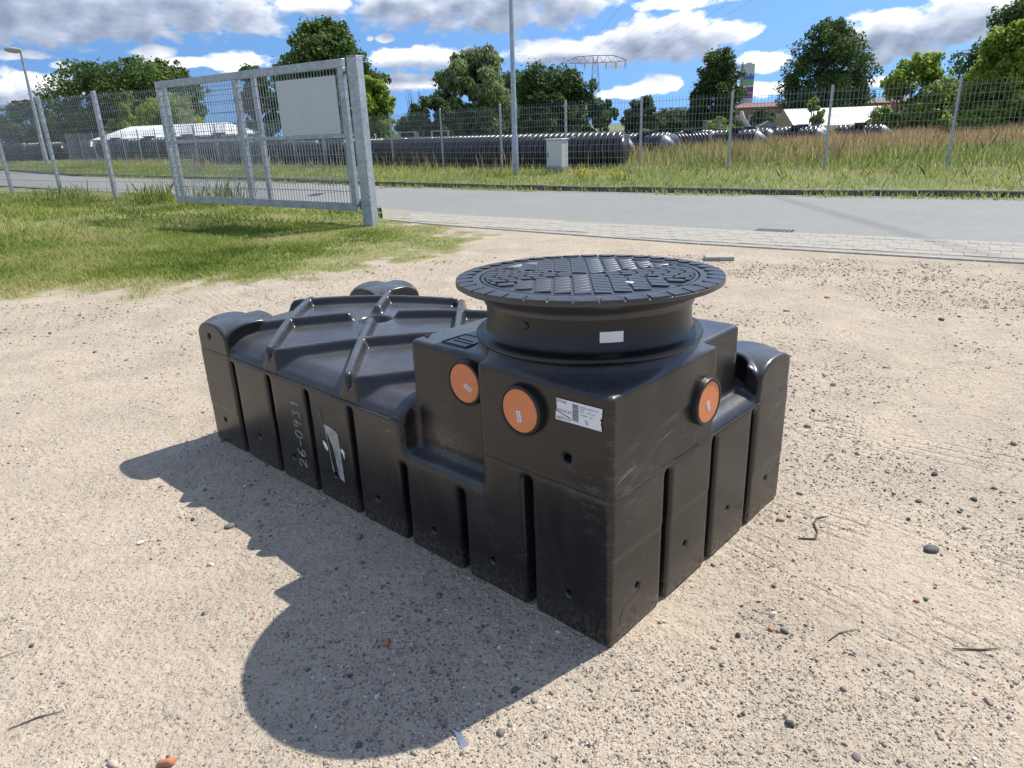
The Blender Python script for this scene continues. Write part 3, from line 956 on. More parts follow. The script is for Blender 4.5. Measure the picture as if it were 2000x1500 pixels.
# mould seam: a fine raised line round the tank
sm_ = MB()
for a, b in (((-0.001, 0.02, 0.507), (-0.001, 0.49, 0.507)), ((-0.001, 0.95, 0.507), (-0.001, 2.5, 0.507)), ((0.02, -0.001, 0.507), (1.19, -0.001, 0.507))):
    sm_.bar(a, b, 0.004, 0.0035)
sm_.build('mould_seam', M_PL, tank)

# raised maker plate on the block top
pl = MB().box((0.125, 0.69, 0.799), (0.245, 0.815, 0.803), 0.0015).build('maker_plate', M_PL, tank)
g_ = MB()
for a, b in (((0.13, 0.695), (0.24, 0.695)), ((0.13, 0.81), (0.24, 0.81)), ((0.13, 0.695), (0.13, 0.81)), ((0.24, 0.695), (0.24, 0.81)), ((0.19, 0.72), (0.19, 0.80)), ((0.165, 0.70), (0.165, 0.79))):
    g_.bar((*a, 0.8035), (*b, 0.8035), 0.003, 0.003)
g_.build('plate_relief', M_RUB, pl)
lg = [(0.15 + 0.018 * math.cos(t) * (1 - 0.08 * k), 0.912 + 0.012 * math.sin(t * 1.3), 0.8015) for k, t in enumerate(np.linspace(0.3, 4.6, 9))]
MB().tube(lg, 0.003, 6).build('embossed_mark', M_RUB, tank)

# ---- neck
NZ0 = 0.859
neck = MB().lathe([(0.30, NZ0 - 0.02), (0.356, NZ0 - 0.014), (0.374, NZ0 - 0.004), (0.3805, NZ0 + 0.001), (0.383, NZ0 + 0.006), (0.383, NZ0 + 0.012), (0.379, NZ0 + 0.017), (0.362, NZ0 + 0.021), (0.351, NZ0 + 0.028), (0.3445, NZ0 + 0.04),
                   (0.342, 0.978), (0.342, 0.993), (0.28, 0.993)], 128).build('neck', M_NECK, tank, True, 50)
neck.location = (CV, CU, 0)
neck.scale = (0.965, 0.965, 1)
# white sticker and mould blemish on the neck; local angle 0 = +x
def patch(r_, a0, a1, z0, z1, n=8):
    mb = MB()
    vs, fs = [], []
    for i in range(n + 1):
        a = a0 + (a1 - a0) * i / n
        for z in (z0, z1):
            vs.append((r_ * math.cos(a), r_ * math.sin(a), z))
    for i in range(n):
        fs.append((2 * i, 2 * i + 2, 2 * i + 3, 2 * i + 1))
    mb.add(vs, fs)
    for i, v in enumerate(list(vs)):
        pass
    return mb
fa = math.atan2(-(A0[1] + 0.0), -(A0[0])) # direction is set from the tank frame below
FRONT = R(-90) - TROT                     # towards the viewer's side of the yard, in tank frame
patch(0.3465, FRONT - 0.015, FRONT + 0.19, 0.915, 0.947).build('neck_sticker', M_PAPER, neck)
bl = MB()
ba = FRONT - 0.70
bl.lathe([(0.0, 0.005), (0.008, 0.004), (0.013, 0.0)], 12, 'x')
b_o = bl.build('moulding_blemish', M_RUB, neck, True)
b_o.location = (0.3455 * math.cos(ba), 0.3455 * math.sin(ba), 0.952)
b_o.rotation_euler = (0, 0, ba)

# ---- orange pipe plugs
def plug(loc, ax, name_lab, st_rot, st_off):
    """ax 'x': faces -x ; ax 'y': faces -y (tank frame)"""
    pe = MB()
    s_ = -1
    prof = [(0.080, 0.004), (0.080, -0.016), (0.078, -0.021), (0.0715, -0.023), (0.069, -0.021), (0.068, -0.015)]
    pe.lathe(prof, 56, ax)
    g = pe.build('pipe_seal', M_RUB, tank, True, 40)
    g.location = loc
    dm = MB()
    dm.lathe([(0.0685, -0.012), (0.0685, -0.0185), (0.0665, -0.0205), (0.0, -0.0205)], 56, ax)
    d = dm.build('orange_plug', M_ORANGE, g, True, 30)
    sb = MB().box((-0.008, -0.018, 0), (0.008, 0.018, 0.0006))
    for k in range(7):
        pass
    st = sb.build('barcode_sticker', M_PAPER, g)
    bars = MB()
    for k in range(8):
        y = -0.014 + k * 0.004
        bars.box((-0.004, y, 0.0006), (0.005, y + 0.0018, 0.001))
    bb = bars.build('barcode', M_GREYINK, g)
    for o in (st, bb):
        if ax == 'x':
            o.matrix_local = Matrix.Translation((-0.0208, st_off[0], st_off[1])) @ Matrix.Rotation(R(-90), 4, 'Y') @ Matrix.Rotation(st_rot, 4, 'Z')
        else:
            o.matrix_local = Matrix.Translation((st_off[0], -0.0208, st_off[1])) @ Matrix.Rotation(R(90), 4, 'X') @ Matrix.Rotation(st_rot, 4, 'Z')
    return g
plug((-0.001, 0.316, 0.711), 'x', 'a', R(98), (0.003, -0.018))
plug((0.084, 0.642, 0.702), 'x', 'b', R(158), (-0.018, -0.012))
plug((0.505, -0.001, 0.655), 'y', 'c', R(25), (-0.004, -0.012))

# ---- delivery label on the tower
def text_mesh(txt, size, mat, name):
    cu = bpy.data.curves.new(name, 'FONT')
    cu.body = txt
    cu.size = size
    cu.resolution_u = 2
    o = bpy.data.objects.new(name, cu)
    COL.objects.link(o)
    dg = bpy.context.evaluated_depsgraph_get()
    me = bpy.data.meshes.new_from_object(o.evaluated_get(dg))
    bpy.data.objects.remove(o)
    me.materials.clear()
    me.materials.append(mat)
    me.name = name
    return me
# label plane: local a to the right (= -u), b up (= z)
LAB = Matrix.Translation((-0.0022, 0.193, 0.712)) @ Matrix(((0, 0, -1, 0), (-1, 0, 0, 0), (0, 1, 0, 0), (0, 0, 0, 1)))
lm = MB()
out = [(0, 0), (0.161, 0.003), (0.160, 0.018), (0.157, 0.024), (0.1595, 0.03), (0.155, 0.036), (0.161, 0.042), (0.163, 0.069), (0.004, 0.066), (0.005, 0.028), (0.05, 0.017), (0.055, 0.014), (0.048, 0.0145), (0.004, 0.026), (0.001, 0.026)]
tri = [(0, 1, 2, 3, 4, 5, 6, 7, 8, 9, 10, 11, 12, 13, 14)]
lm.add([(x, y, 0.0008) for x, y in out], tri)
lab = lm.build('delivery_label', M_PAPER, tank)
lab.matrix_local = LAB
def lab_text(txt, x, y, sz, mat=M_INK):
    o = link('label_print', text_mesh(txt, sz, mat, 'label_print'), lab)
    o.location = (x, y, 0.0012)
    return o
lab_text('PTWE', 0.007, 0.054, 0.0125)
lab_text('20210139', 0.006, 0.0275, 0.0125)
lab_text('AKF1517', 0.005, 0.004, 0.0135)
bc = MB()
rr = random.Random(4)
y = 0.010
while y < 0.062:
    t_ = rr.choice((0.0009, 0.0014, 0.002))
    bc.box((0.061, y, 0.0009), (0.082, min(y + t_, 0.063), 0.0013))
    y += t_ + rr.choice((0.001, 0.0015))
bc.build('barcode', M_INK, lab)
ln = MB()
for yy, parts in ((0.056, ((0.087, 0.108), (0.110, 0.136), (0.138, 0.150))), (0.0495, ((0.087, 0.104), (0.118, 0.124))), (0.043, ((0.087, 0.100), (0.108, 0.121), (0.126, 0.139))), (0.033, ((0.087, 0.113), (0.122, 0.130)))):
    for a, b in parts:
        x = a
        while x < b:
            ww = rr.uniform(0.0012, 0.0026)
            ln.box((x, yy, 0.0009), (min(x + ww, b), yy + rr.uniform(0.0022, 0.0034), 0.0013))
            x += ww + 0.0009
ln.build('label_small_print', M_GREYINK, lab)
MB().tube([(0.104, 0.018, 0.0015), (0.108, 0.022, 0.0015), (0.112, 0.010, 0.0015), (0.115, 0.016, 0.0015)], 0.0007, 5).build('pen_mark', M_INK, lab)

# ---- chalked number on the third leg, written upwards
DIG = {'2': [[(0.05, 0.75), (0.2, 0.98), (0.5, 1), (0.68, 0.8), (0.6, 0.55), (0.1, 0.08), (0.05, 0.0), (0.8, 0.05)]],
       '6': [[(0.7, 1.0), (0.35, 0.85), (0.1, 0.4), (0.15, 0.1), (0.4, 0.0), (0.65, 0.12), (0.7, 0.35), (0.5, 0.5), (0.2, 0.42), (0.1, 0.25)]],
       '-': [[(0.1, 0.45), (0.75, 0.42)]],
       '0': [[(0.45, 1), (0.15, 0.8), (0.08, 0.4), (0.25, 0.02), (0.55, 0.05), (0.75, 0.45), (0.68, 0.85), (0.45, 1)]],
       '9': [[(0.7, 0.85), (0.45, 1.0), (0.15, 0.85), (0.12, 0.6), (0.4, 0.5), (0.68, 0.68), (0.7, 0.85), (0.66, 0.4), (0.5, 0.0)]],
       '3': [[(0.15, 0.9), (0.5, 1), (0.65, 0.8), (0.4, 0.55), (0.7, 0.35), (0.55, 0.05), (0.15, 0.05)]],
       '1': [[(0.2, 0.7), (0.45, 1.0), (0.4, 0.0)]]}
zc = 0.10
for ch in '26-0931':
    ck = MB()
    for st_ in DIG[ch]:
        pts = []
        for a, b in st_:
            pts.append((-0.0015, 1.635 + (b - 0.0) * 0.060, zc + a * 0.048))
        ck.tube(pts, 0.0013, 5)
    ck.build('chalk_figure', M_CHALK, tank)
    zc += 0.049 if ch != '-' else 0.04

# ---- torn remains of a silver label on the fourth leg
def flat_on_side(name, pts, mat, off=0.0):
    vs = [(-0.0012 - off, u, z) for u, z in pts]
    return MB().add(vs, [tuple(range(len(vs)))]).build(name, mat, tank)
flat_on_side('torn_label', [(1.452, 0.365), (1.405, 0.362), (1.372, 0.355), (1.352, 0.345), (1.348, 0.25), (1.344, 0.125), (1.372, 0.132), (1.385, 0.155), (1.39, 0.22), (1.405, 0.28), (1.43, 0.325), (1.447, 0.345)], M_FOIL)
flat_on_side('torn_label_scrap', [(1.452, 0.36), (1.444, 0.34), (1.434, 0.27), (1.425, 0.17), (1.418, 0.15), (1.412, 0.15), (1.421, 0.2), (1.43, 0.28), (1.437, 0.345)], M_FOIL, 0.0004)
flat_on_side('torn_label_scrap', [(1.472, 0.285), (1.45, 0.275), (1.44, 0.255), (1.444, 0.24), (1.462, 0.25), (1.474, 0.268)], M_PAPER)
flat_on_side('torn_label_scrap', [(1.346, 0.278), (1.33, 0.283), (1.318, 0.27), (1.325, 0.235), (1.332, 0.258), (1.342, 0.266)], M_PAPER)
flat_on_side('glue_residue', [(1.497, 0.43), (1.462, 0.428), (1.455, 0.375), (1.49, 0.372)], simple('glue_film', (0.07, 0.072, 0.075), rough=0.6, var=0.4, scale=60))

# scuff strokes on the sunlit end
scm = simple('scuff_scratch', (0.16, 0.155, 0.15), rough=0.7, var=0.5, scale=120)
for (a, b, r_) in ((((0.02, 0.55)), (0.125, 0.573), 0.0014), ((0.03, 0.56), (0.12, 0.578), 0.001), ((0.24, 0.6), (0.33, 0.618), 0.0008), ((0.05, 0.06), (0.075, 0.11), 0.001), ((1.02, 0.19), (1.09, 0.235), 0.001), ((0.9, 0.48), (0.95, 0.5), 0.001)):
    MB().tube([(a[0], -0.0006, a[1]), ((a[0] + b[0]) / 2, -0.0012, (a[1] + b[1]) / 2 + 0.004), (b[0], -0.0006, b[1])], [0.0004, r_, 0.0003], 5).build('scuff_mark', scm, tank)

# ------------------------------------------------------------------ shaft cover
ca, sa = math.cos(TROT), math.sin(TROT)
cx = A0[0] + CV * ca - CU * sa
cy = A0[1] + CV * sa + CU * ca
LZ = 0.995
cover = thing('shaft_cover', 'round black plastic manhole cover with raised tread blocks on the tank neck', 'manhole cover', (cx, cy, LZ), R(-4))
cover.rotation_euler = (R(-1.6), 0, R(-4))
cover.scale = (0.970, 0.970, 1)
LR = 0.440
frame = MB().lathe([(0.340, -0.022), (0.3485, -0.022), (0.350, -0.010), (0.356, 0.000), (0.372, 0.010), (0.392, 0.017), (0.414, 0.023), (0.428, 0.028), (0.4335, 0.031), (LR, 0.035), (LR, 0.046), (0.4345, 0.0485), (0.431, 0.050), (0.366, 0.052), (0.362, 0.051), (0.361, 0.042), (0.35, 0.041)], 144).build('rim_frame', M_LID, cover, True, 45)
# raised pads round the rim, each rounded towards the middle
pad = MB()
npad = 38
da = 2 * math.pi / npad
vs = []
prof2 = []
for k in range(9):
    t = -1 + 2 * k / 8
    aa = t * da * 0.44
    rin = 0.383 + 0.028 * abs(t) ** 3.0
    prof2.append((aa, rin))
top, bot = [], []
for aa, rin in prof2:
    top.append((rin * math.cos(aa), rin * math.sin(aa), 0.0560))
    bot.append((rin * math.cos(aa), rin * math.sin(aa), 0.049))
for aa, rin in reversed(prof2):
    top.append(((LR - 0.001) * math.cos(aa), (LR - 0.001) * math.sin(aa), 0.0525))
    bot.append(((LR - 0.001) * math.cos(aa), (LR - 0.001) * math.sin(aa), 0.040))
n_ = len(top)
fs = [tuple(range(n_ - 1, -1, -1))]
for k in range(n_):
    k2 = (k + 1) % n_
    fs.append((k, k2, n_ + k2, n_ + k))
pad.add(top + bot, fs)
pad_me = pad.mesh('rim_pad', M_LID)
for k in range(npad):
    link('rim_pad', pad_me, frame, None, k * da + 0.03)
plate = MB().lathe([(0.357, 0.036), (0.357, 0.048), (0.355, 0.051), (0.347, 0.0515), (0.344, 0.048), (0.0, 0.050)], 128).build('cover_plate', M_LID, cover, True, 40)
# tread blocks: strips of slanted blocks in four sectors
sw, bl_ = 0.0585, 0.046
RT = 0.3435
tread_me = {}
for sector in range(4):
    ra = sector * math.pi / 2
    c_, s_ = math.cos(ra), math.sin(ra)
    slope = 0.5 if sector % 2 == 0 else 2.0
    sw, bl_ = (0.0585, 0.046) if sector % 2 == 0 else (0.040, 0.052)
    for i in range(-6, 6):
        xs = (i + 0.5) * sw
        sk = 0.42 * (-1 if xs < 0 else 1) * (1 if sector % 2 == 0 else -1)
        w2 = sw / 2 - 0.0042
        y = abs(xs) * slope + (0.004 if sector % 2 == 0 else 0.012)
        while y < RT:
            y0, y1 = -(y + 0.0034), -(y + bl_ - 0.0034)       # towards the rim is -y
            pts, cut = [], False
            for dx, yy in ((-w2, y1), (w2, y1), (w2, y0), (-w2, y0)):
                px_, py_ = dx, yy - sk * dx
                lim = -math.sqrt(max(RT ** 2 - (xs + dx) ** 2, 0))
                if py_ < lim:
                    py_, cut = lim, True
                pts.append((px_, py_))
            y += bl_
            hl = min(pts[3][1] - pts[0][1], pts[2][1] - pts[1][1])
            if max(pts[3][1] - pts[0][1], pts[2][1] - pts[1][1]) < 0.010:
                break
            if hl < 0.003:
                continue
            mid_y = sum(p_[1] for p_ in pts) / 4
            loc_ = [(p_[0], p_[1] - mid_y) for p_ in pts]
            key = (round(sk, 2), round(w2, 4)) if not cut else None
            if key is None or key not in tread_me:
                e = 0.0016
                cxm = sum(p_[0] for p_ in loc_) / 4
                rings = []
                for ins, z in ((0, 0.046), (0, 0.0528), (e, 0.0545)):
                    for px_, py_ in loc_:
                        rings.append((px_ - math.copysign(ins, px_ - cxm), py_ - math.copysign(min(ins, abs(py_) * 0.4), py_), z))
                f_ = [(8, 9, 10, 11)]
                for j in range(2):
                    for q_ in range(4):
                        k_ = (q_ + 1) % 4
                        f_.append((j * 4 + q_, j * 4 + k_, j * 4 + 4 + k_, j * 4 + 4 + q_))
                me_ = MB().add(rings, f_).mesh('tread_block', M_LID)
                if key is not None:
                    tread_me[key] = me_
            else:
                me_ = tread_me[key]
            link('tread_block', me_, plate, (xs * c_ - mid_y * s_, xs * s_ + mid_y * c_, 0), ra)
MB().lathe([(0.0, 0.0545), (0.006, 0.0545), (0.012, 0.056), (0.014, 0.0545), (0.014, 0.049)], 16, org=(0.117, -0.19, 0.0015)).build('lock_bolt', M_GALV, plate, True, 40)
MB().box((0.25, -0.243, 0.0505), (0.305, -0.228, 0.0525)).build('lifting_slot_shade', M_HOLESHADE, plate)  # dark strip on the plate, the slot's shade put into its colour

# ------------------------------------------------------------------ street furniture
def post(p, h, wd, dp, mat, parent, rz=0, name='post', cap=True):
    mb = MB().box((-wd / 2, -dp / 2, -0.1), (wd / 2, dp / 2, h), 0.004)
    o = mb.build(name, mat, parent)
    o.location = (p[0], p[1], 0)
    o.rotation_euler = (0, 0, rz)
    return o

def wire_panel(p, q, z0, z1, mat, parent, pitch, vr, hr, rows=0.2, name='wire_panel'):
    """double-rod mesh between two posts"""
    p, q = Vector((*p, 0)), Vector((*q, 0))
    d = q - p
    L = d.length
    d.normalize()
    nn = Vector((-d.y, d.x, 0))
    mb = MB()
    k = 0
    x = pitch * 0.5
    while x < L:
        b = p + d * x
        mb.bar(b + Vector((0, 0, z0)), b + Vector((0, 0, z1)), vr)
        x += pitch
    z = z0 + 0.03
    while z <= z1 + 0.001:
        for s_ in (-1, 1):
            mb.bar(p + nn * s_ * hr * 0.9 + Vector((0, 0, z)), q + nn * s_ * hr * 0.9 + Vector((0, 0, z)), hr)
        z += rows
    return mb.build(name, mat, parent)

# far fence along the street
FP = [(-33.1, 57.2), (-31.2, 55.6), (-29.3, 53.9), (-27.4, 52.2), (-25.5, 50.5), (-23.6, 48.8), (-21.7, 47.1), (-19.8, 45.4), (-17.9, 43.7), (-16.0, 42.0), (-14.1, 40.3), (-12.2, 38.6), (-10.3, 36.9), (-8.4, 35.2), (-6.5, 33.5), (-4.7, 31.75), (-2.3, 28.4), (-0.05, 25.9), (2.05, 24.2), (4.27, 23.1), (6.7, 22.0), (8.85, 20.3), (11.36, 18.8), (13.6, 17.5), (15.8, 16.2)]
fence = thing('street_fence', 'tall galvanised wire mesh fence on the grass verge across the road', 'fence')
for i, p in enumerate(FP):
    a = FP[max(i - 1, 0)]
    b = FP[min(i + 1, len(FP) - 1)]
    rz = math.atan2(b[1] - a[1], b[0] - a[0])
    post(p, 2.25, 0.06, 0.05, M_GALV, fence, rz)
for i in range(len(FP) - 1):
    far = FP[i][1] > 35
    wire_panel(FP[i], FP[i + 1], 0.05, 2.2, M_WIRE, fence, 0.16 if far else 0.1, 0.010 if far else 0.0075, 0.012 if far else 0.008)

# near fence left of the gate
LP = [(-22.6, 29.6), (-19.5, 27.0), (-16.28, 24.36), (-13.2, 21.9), (-10.81, 20.4), (-8.45, 19.3), (-5.72, 17.9)]
nf = thing('yard_fence', 'tall galvanised wire mesh fence on the lawn left of and behind the gate', 'fence')
for i, p in enumerate(LP):
    a = LP[max(i - 1, 0)]
    b = LP[min(i + 1, len(LP) - 1)]
    rz = math.atan2(b[1] - a[1], b[0] - a[0])
    post(p, 2.8, 0.12, 0.08, M_GALV, nf, rz)
for i in range(len(LP) - 1):
    wire_panel(LP[i], LP[i + 1], 0.05, 2.74, M_WIRE, nf, 0.085, 0.0065, 0.008)

# gate post and gate leaf
gp = thing('gate_post', 'thick square galvanised steel gate post at the edge of the lawn', 'post', (-2.3, 12.32, 0), R(-25))
MB().box((-0.095, -0.095, -0.1), (0.095, 0.095, 2.64), 0.01).build('shaft', M_GALV, gp)
MB().box((-0.098, -0.098, 2.6405), (0.098, 0.098, 2.652), 0.004).build('cap', M_GALV, gp)
G0, G1 = Vector((-2.52, 12.52, 0)), Vector((-7.12, 15.95, 0))
gd = (G1 - G0).normalized()
gL = (G1 - G0).length
gate = thing('gate_leaf', 'wide open galvanised steel gate leaf filled with wire mesh', 'gate', G0, math.atan2(gd.y, gd.x))
zb, zm_, zt = 0.235, 1.46, 2.64
FW = 0.11
def gbar(name, x0, x1, z0, z1, th=0.08):
    return MB().box((x0, -th / 2, z0), (x1, th / 2, z1), 0.006).build(name, M_GALV, gate)
gbar('top_rail', 0, gL, zt - 0.13, zt)
gbar('bottom_rail', 0, gL, zb, zb + 0.13)
gbar('hinge_stile', 0, 0.13, zb + 0.131, zt - 0.131, 0.082)
gbar('end_stile', gL - 0.11, gL, zb + 0.131, zt - 0.131, 0.082)
XM = gL * 0.52
gbar('middle_stile', XM - 0.055, XM + 0.055, zb + 0.131, zt - 0.131, 0.082)
gbar('middle_rail', 0.131, XM - 0.056, zm_ - 0.03, zm_ + 0.03, 0.06)
gbar('middle_rail', XM + 0.056, gL - 0.111, zm_ - 0.03, zm_ + 0.03, 0.06)
for x0, x1 in ((0.13, XM - 0.05), (XM + 0.05, gL - 0.11)):
    wp = wire_panel((x0, 0.02), (x1, 0.02), zb + 0.1, zt - 0.1, M_WIRE, gate, 0.08, 0.009, 0.010)
for x in (gL - 0.06, XM):
    z = zb + 0.25
    while z < zt - 0.2:
        MB().box((x - 0.07, -0.056, z), (x + 0.07, -0.042, z + 0.03)).build('mesh_clamp', M_GALV, gate)
        z += 0.2
for z in (2.43, 0.34):
    hb = MB()
    hb.tube([(-0.115, 0, z), (0.02, 0, z)], 0.025, 12)
    hb.tube([(-0.075, 0, z - 0.07), (-0.075, 0, z + 0.07)], 0.035, 12)
    hb.box((-0.145, -0.05, z - 0.05), (-0.125, 0.05, z + 0.05))
    hb.box((0.0005, -0.07, z - 0.09), (0.014, -0.043, z + 0.09))
    hb.build('hinge', M_RUST, gate, True, 40)
MB().tube([(gL - 0.02, -0.05, 1.62), (gL - 0.02, -0.12, 1.62), (gL - 0.2, -0.12, 1.62)], 0.014, 8).build('latch_handle', M_GALV, gate, True, 40)

# blank white board fixed to the back of the gate
bd = thing('white_board', 'blank white rectangular board fixed behind the wire mesh of the gate', 'board', G0, math.atan2(gd.y, gd.x))
MB().box((0.16, 0.06, 1.50), (1.72, 0.075, 2.40), 0.003).build('panel', M_WHITE, bd).location = (0, -0.0, 0)
MB().box((0.20, 0.045, 1.75), (1.68, 0.0595, 1.78)).build('bracket', M_GALV, bd)

# lamp posts
lp = thing('street_lamp', 'slim grey lamp post rising out of the picture beside the grey cabinet', 'street lamp', (0.38, 23.6, 0))
MB().tube([(0, 0, -0.1), (0, 0, 1.2), (0, 0, 1.25), (0.05, 0, 8.2), (0.06, -0.05, 8.4)], [0.105, 0.10, 0.085, 0.05, 0.045], 12).build('pole', M_GALV, lp, True, 40)
MB().box((-0.12, -0.85, 8.36), (0.18, -0.02, 8.48), 0.04).build('lamp_head', M_LAMP, lp)
lp2 = thing('street_lamp', 'distant lamp post with a flat lamp head at the left edge of the sky', 'street lamp', (-33.6, 54.9, 0))
MB().tube([(0, 0, -0.1), (0, 0, 1.2), (0, 0, 1.3), (0.1, 0, 7.75)], [0.16, 0.16, 0.13, 0.08], 10).build('pole', M_GALV, lp2, True, 40)
MB().tube([(0.2, 0, 7.78), (-0.2, 0, 7.8), (-0.75, 0, 7.88), (-1.0, 0, 7.86)], [0.10, 0.20, 0.19, 0.06], 10).build('lamp_head', M_LAMP, lp2, True, 40)

# cable cabinet
cb = thing('cable_cabinet', 'pale grey cable distribution cabinet on the verge beside the lamp post', 'cabinet', (1.72, 23.6, 0.05), R(-38))
MB().box((-0.30, -0.2, -0.1), (0.30, 0.2, 0.22), 0.01).build('plinth', M_CONC, cb)
MB().box((-0.29, -0.19, 0.2205), (0.29, 0.19, 1.02), 0.012).build('housing', M_CAB, cb)
MB().box((-0.275, -0.199, 0.25), (0.275, -0.1905, 0.99), 0.003).build('door', M_CAB, cb)
MB().box((-0.32, -0.22, 1.0205), (0.32, 0.22, 1.06), 0.012).build('roof', M_CAB, cb)
MB().box((-0.235, -0.21, 0.5), (-0.215, -0.2, 0.66)).build('handle', M_RUB, cb)
MB().add([(0.12, -0.2005, 0.86), (0.19, -0.2005, 0.86), (0.155, -0.2005, 0.925)], [(0, 1, 2)]).build('warning_triangle', M_YEL, cb)

# gully grate and loose slab
gg = thing('gully_grate', 'dark iron gully grate at the edge of the road', 'drain', (3.74, 9.98, 0.003), R(-36))
MB().box((-0.25, -0.15, 0), (0.25, 0.15, 0.004)).build('pit', M_HOLESHADE, gg)  # flat dark sheet, the shade below the grate put into its colour
for k in range(9):
    MB().box((-0.24 + k * 0.056, -0.14, 0.0045), (-0.215 + k * 0.056, 0.14, 0.012)).build('bar', M_RUST, gg)
slab = MB().box((-0.16, -0.09, 0), (0.16, 0.09, 0.05), 0.008).build('concrete_slab', M_CONC)
slab.location = (2.40, 8.0, 0.0)
slab.rotation_euler = (R(2), 0, R(-8))
tag(slab, 'small loose grey concrete slab lying on the sand behind the cover', 'slab')

# ------------------------------------------------------------------ tanks stored behind the fence
def ribbed(r_, L, nrib, n=22):
    prof = [(0.0, -L / 2), (r_ * 0.86, -L / 2)]
    st_ = L / nrib
    for i in range(nrib):
        x = -L / 2 + i * st_
        prof.append((r_ * 0.80, x + st_ * 0.08))
        for q_ in range(7):
            t_ = math.pi * q_ / 6
            prof.append((r_ * 0.86 + math.sin(t_) * r_ * 0.14, x + st_ * (0.5 - 0.38 * math.cos(t_))))
        prof.append((r_ * 0.80, x + st_ * 0.92))
    prof += [(r_ * 0.86, L / 2), (0.0, L / 2)]
    return MB().lathe(prof, n, 'x').mesh('ribbed_shell', M_DARKP, True)

def stored_tank(loc, rz, r_, L, nrib, label, cone=False, neck_=True, lift_=0.0, kind='ribbed_tank'):
    t = thing(kind, label, 'plastic tank', (loc[0], loc[1], 0.05 + lift_), rz, 'black tanks stored behind the street fence')
    key = (r_, L, nrib)
    if key not in stored_tank.cache:
        stored_tank.cache[key] = ribbed(*key)
    s_ = link('ribbed_shell', stored_tank.cache[key], t, (0, 0, r_))
    if cone:
        c = MB().lathe([(r_ * 0.9, L / 2 + 0.002), (r_ * 0.86, L / 2 + 0.06), (r_ * 0.25, L / 2 + r_ * 0.85), (0.0, L / 2 + r_ * 0.9)], 22, 'x').build('end_cone', M_GREYC, t, True, 50)
        c.location = (0, 0, r_)
    if neck_:
        MB().lathe([(r_ * 0.5, r_ * 1.85), (r_ * 0.5, r_ * 2.06), (r_ * 0.62, r_ * 2.07), (r_ * 0.62, r_ * 2.14), (0, r_ * 2.15)], 18).build('neck_lid', M_DARKP, t, True, 40)
    for s2 in (-1, 1):
        MB().box((s2 * L * 0.3 - 0.05, -r_ * 0.55, -0.05), (s2 * L * 0.3 + 0.05, r_ * 0.55, r_ * 0.25)).build('foot', M_DARKP, t)
    return t
stored_tank.cache = {}
LEFTROW = [((-4.75, 33.15), 'half hidden by the gate post'), ((-3.45, 31.75), 'first to the right of the gate post'), ((-2.2, 30.35), 'second to the right of the gate post'), ((-0.9, 29.0), 'left of the slim lamp post'), ((0.45, 27.8), 'just behind the slim lamp post'), ((1.9, 26.75), 'left of and behind the grey cabinet'), ((3.4, 25.85), 'right behind the grey cabinet')]
for i, (p, where) in enumerate(LEFTROW):
    q = LEFTROW[min(i + 1, 6)][0]
    o_ = LEFTROW[max(i - 1, 0)][0]
    stored_tank(p, math.atan2(q[1] - o_[1], q[0] - o_[0]), 0.60, 1.75, 8, 'black ribbed tank lying ' + where, neck_=False)
GATEROW = [(-17.6, 44.6), (-15.7, 42.9), (-13.8, 41.1), (-11.9, 39.3), (-10.0, 37.5), (-8.1, 35.8), (-6.2, 34.1)]
GORD = ['leftmost of seven', 'second from left of seven', 'third from left of seven', 'middle of seven', 'third from right of seven', 'second from right of seven', 'rightmost of seven']
for i, p in enumerate(GATEROW):
    stored_tank(p, R(-38 - (i % 2) * 16), 0.60, 2.3, 11, 'black ribbed tank, %s seen through the gate' % GORD[i], neck_=False)
FARROW = [(-52, 74.5), (-46.5, 71.5), (-41.3, 68), (-36.4, 65), (-31.6, 61.5), (-27.2, 58), (-22.6, 54), (-19.0, 50.5)]
ORD = ['leftmost', 'second from left', 'third from left', 'fourth from left', 'fifth from left', 'sixth from left', 'seventh from left', 'rightmost']
for i, p in enumerate(FARROW):
    stored_tank(p, R(-42 + (i % 3) * 14), 0.78, 3.6, 12, 'distant black ribbed tank, %s of the row behind the left fence' % ORD[i], neck_=True, lift_=0.15)
RIGHTROW = [((4.1, 29.5), R(-50), 'behind the fence right of the grey cabinet'), ((5.9, 31.0), R(-42), 'first with a grey cone right of the cabinet'), ((8.0, 32.2), R(-146), 'middle of the row left of the conical tree'), ((10.2, 32.6), R(-40), 'below the conical tree'), ((13.2, 33.5), R(-40), 'in front of the tan tent gable'), ((16.4, 34.2), R(-38), 'rightmost, half hidden in red weeds'), ((6.9, 35.0), R(-30), 'second row behind the first grey cone'), ((9.3, 35.8), R(-52), 'second row left of the conical tree trunk'), ((11.9, 36.0), R(-36), 'second row right of the conical tree trunk'), ((14.8, 36.8), R(-44), 'second row left of the young sapling')]
for i, (p, rz, where) in enumerate(RIGHTROW):
    stored_tank(p, rz, 0.5, 1.9, 9, 'ribbed tank with grey cone end, ' + where, cone=True, neck_=True)
BACK = [((5.2, 37), 'behind the small round tree'), ((8.4, 38), 'under the pale shrub'), ((11.8, 38.5), 'left of the grey machine'), ((15.2, 39), 'beside the young sapling'), ((19.0, 39.5), 'below the white tent roof')]
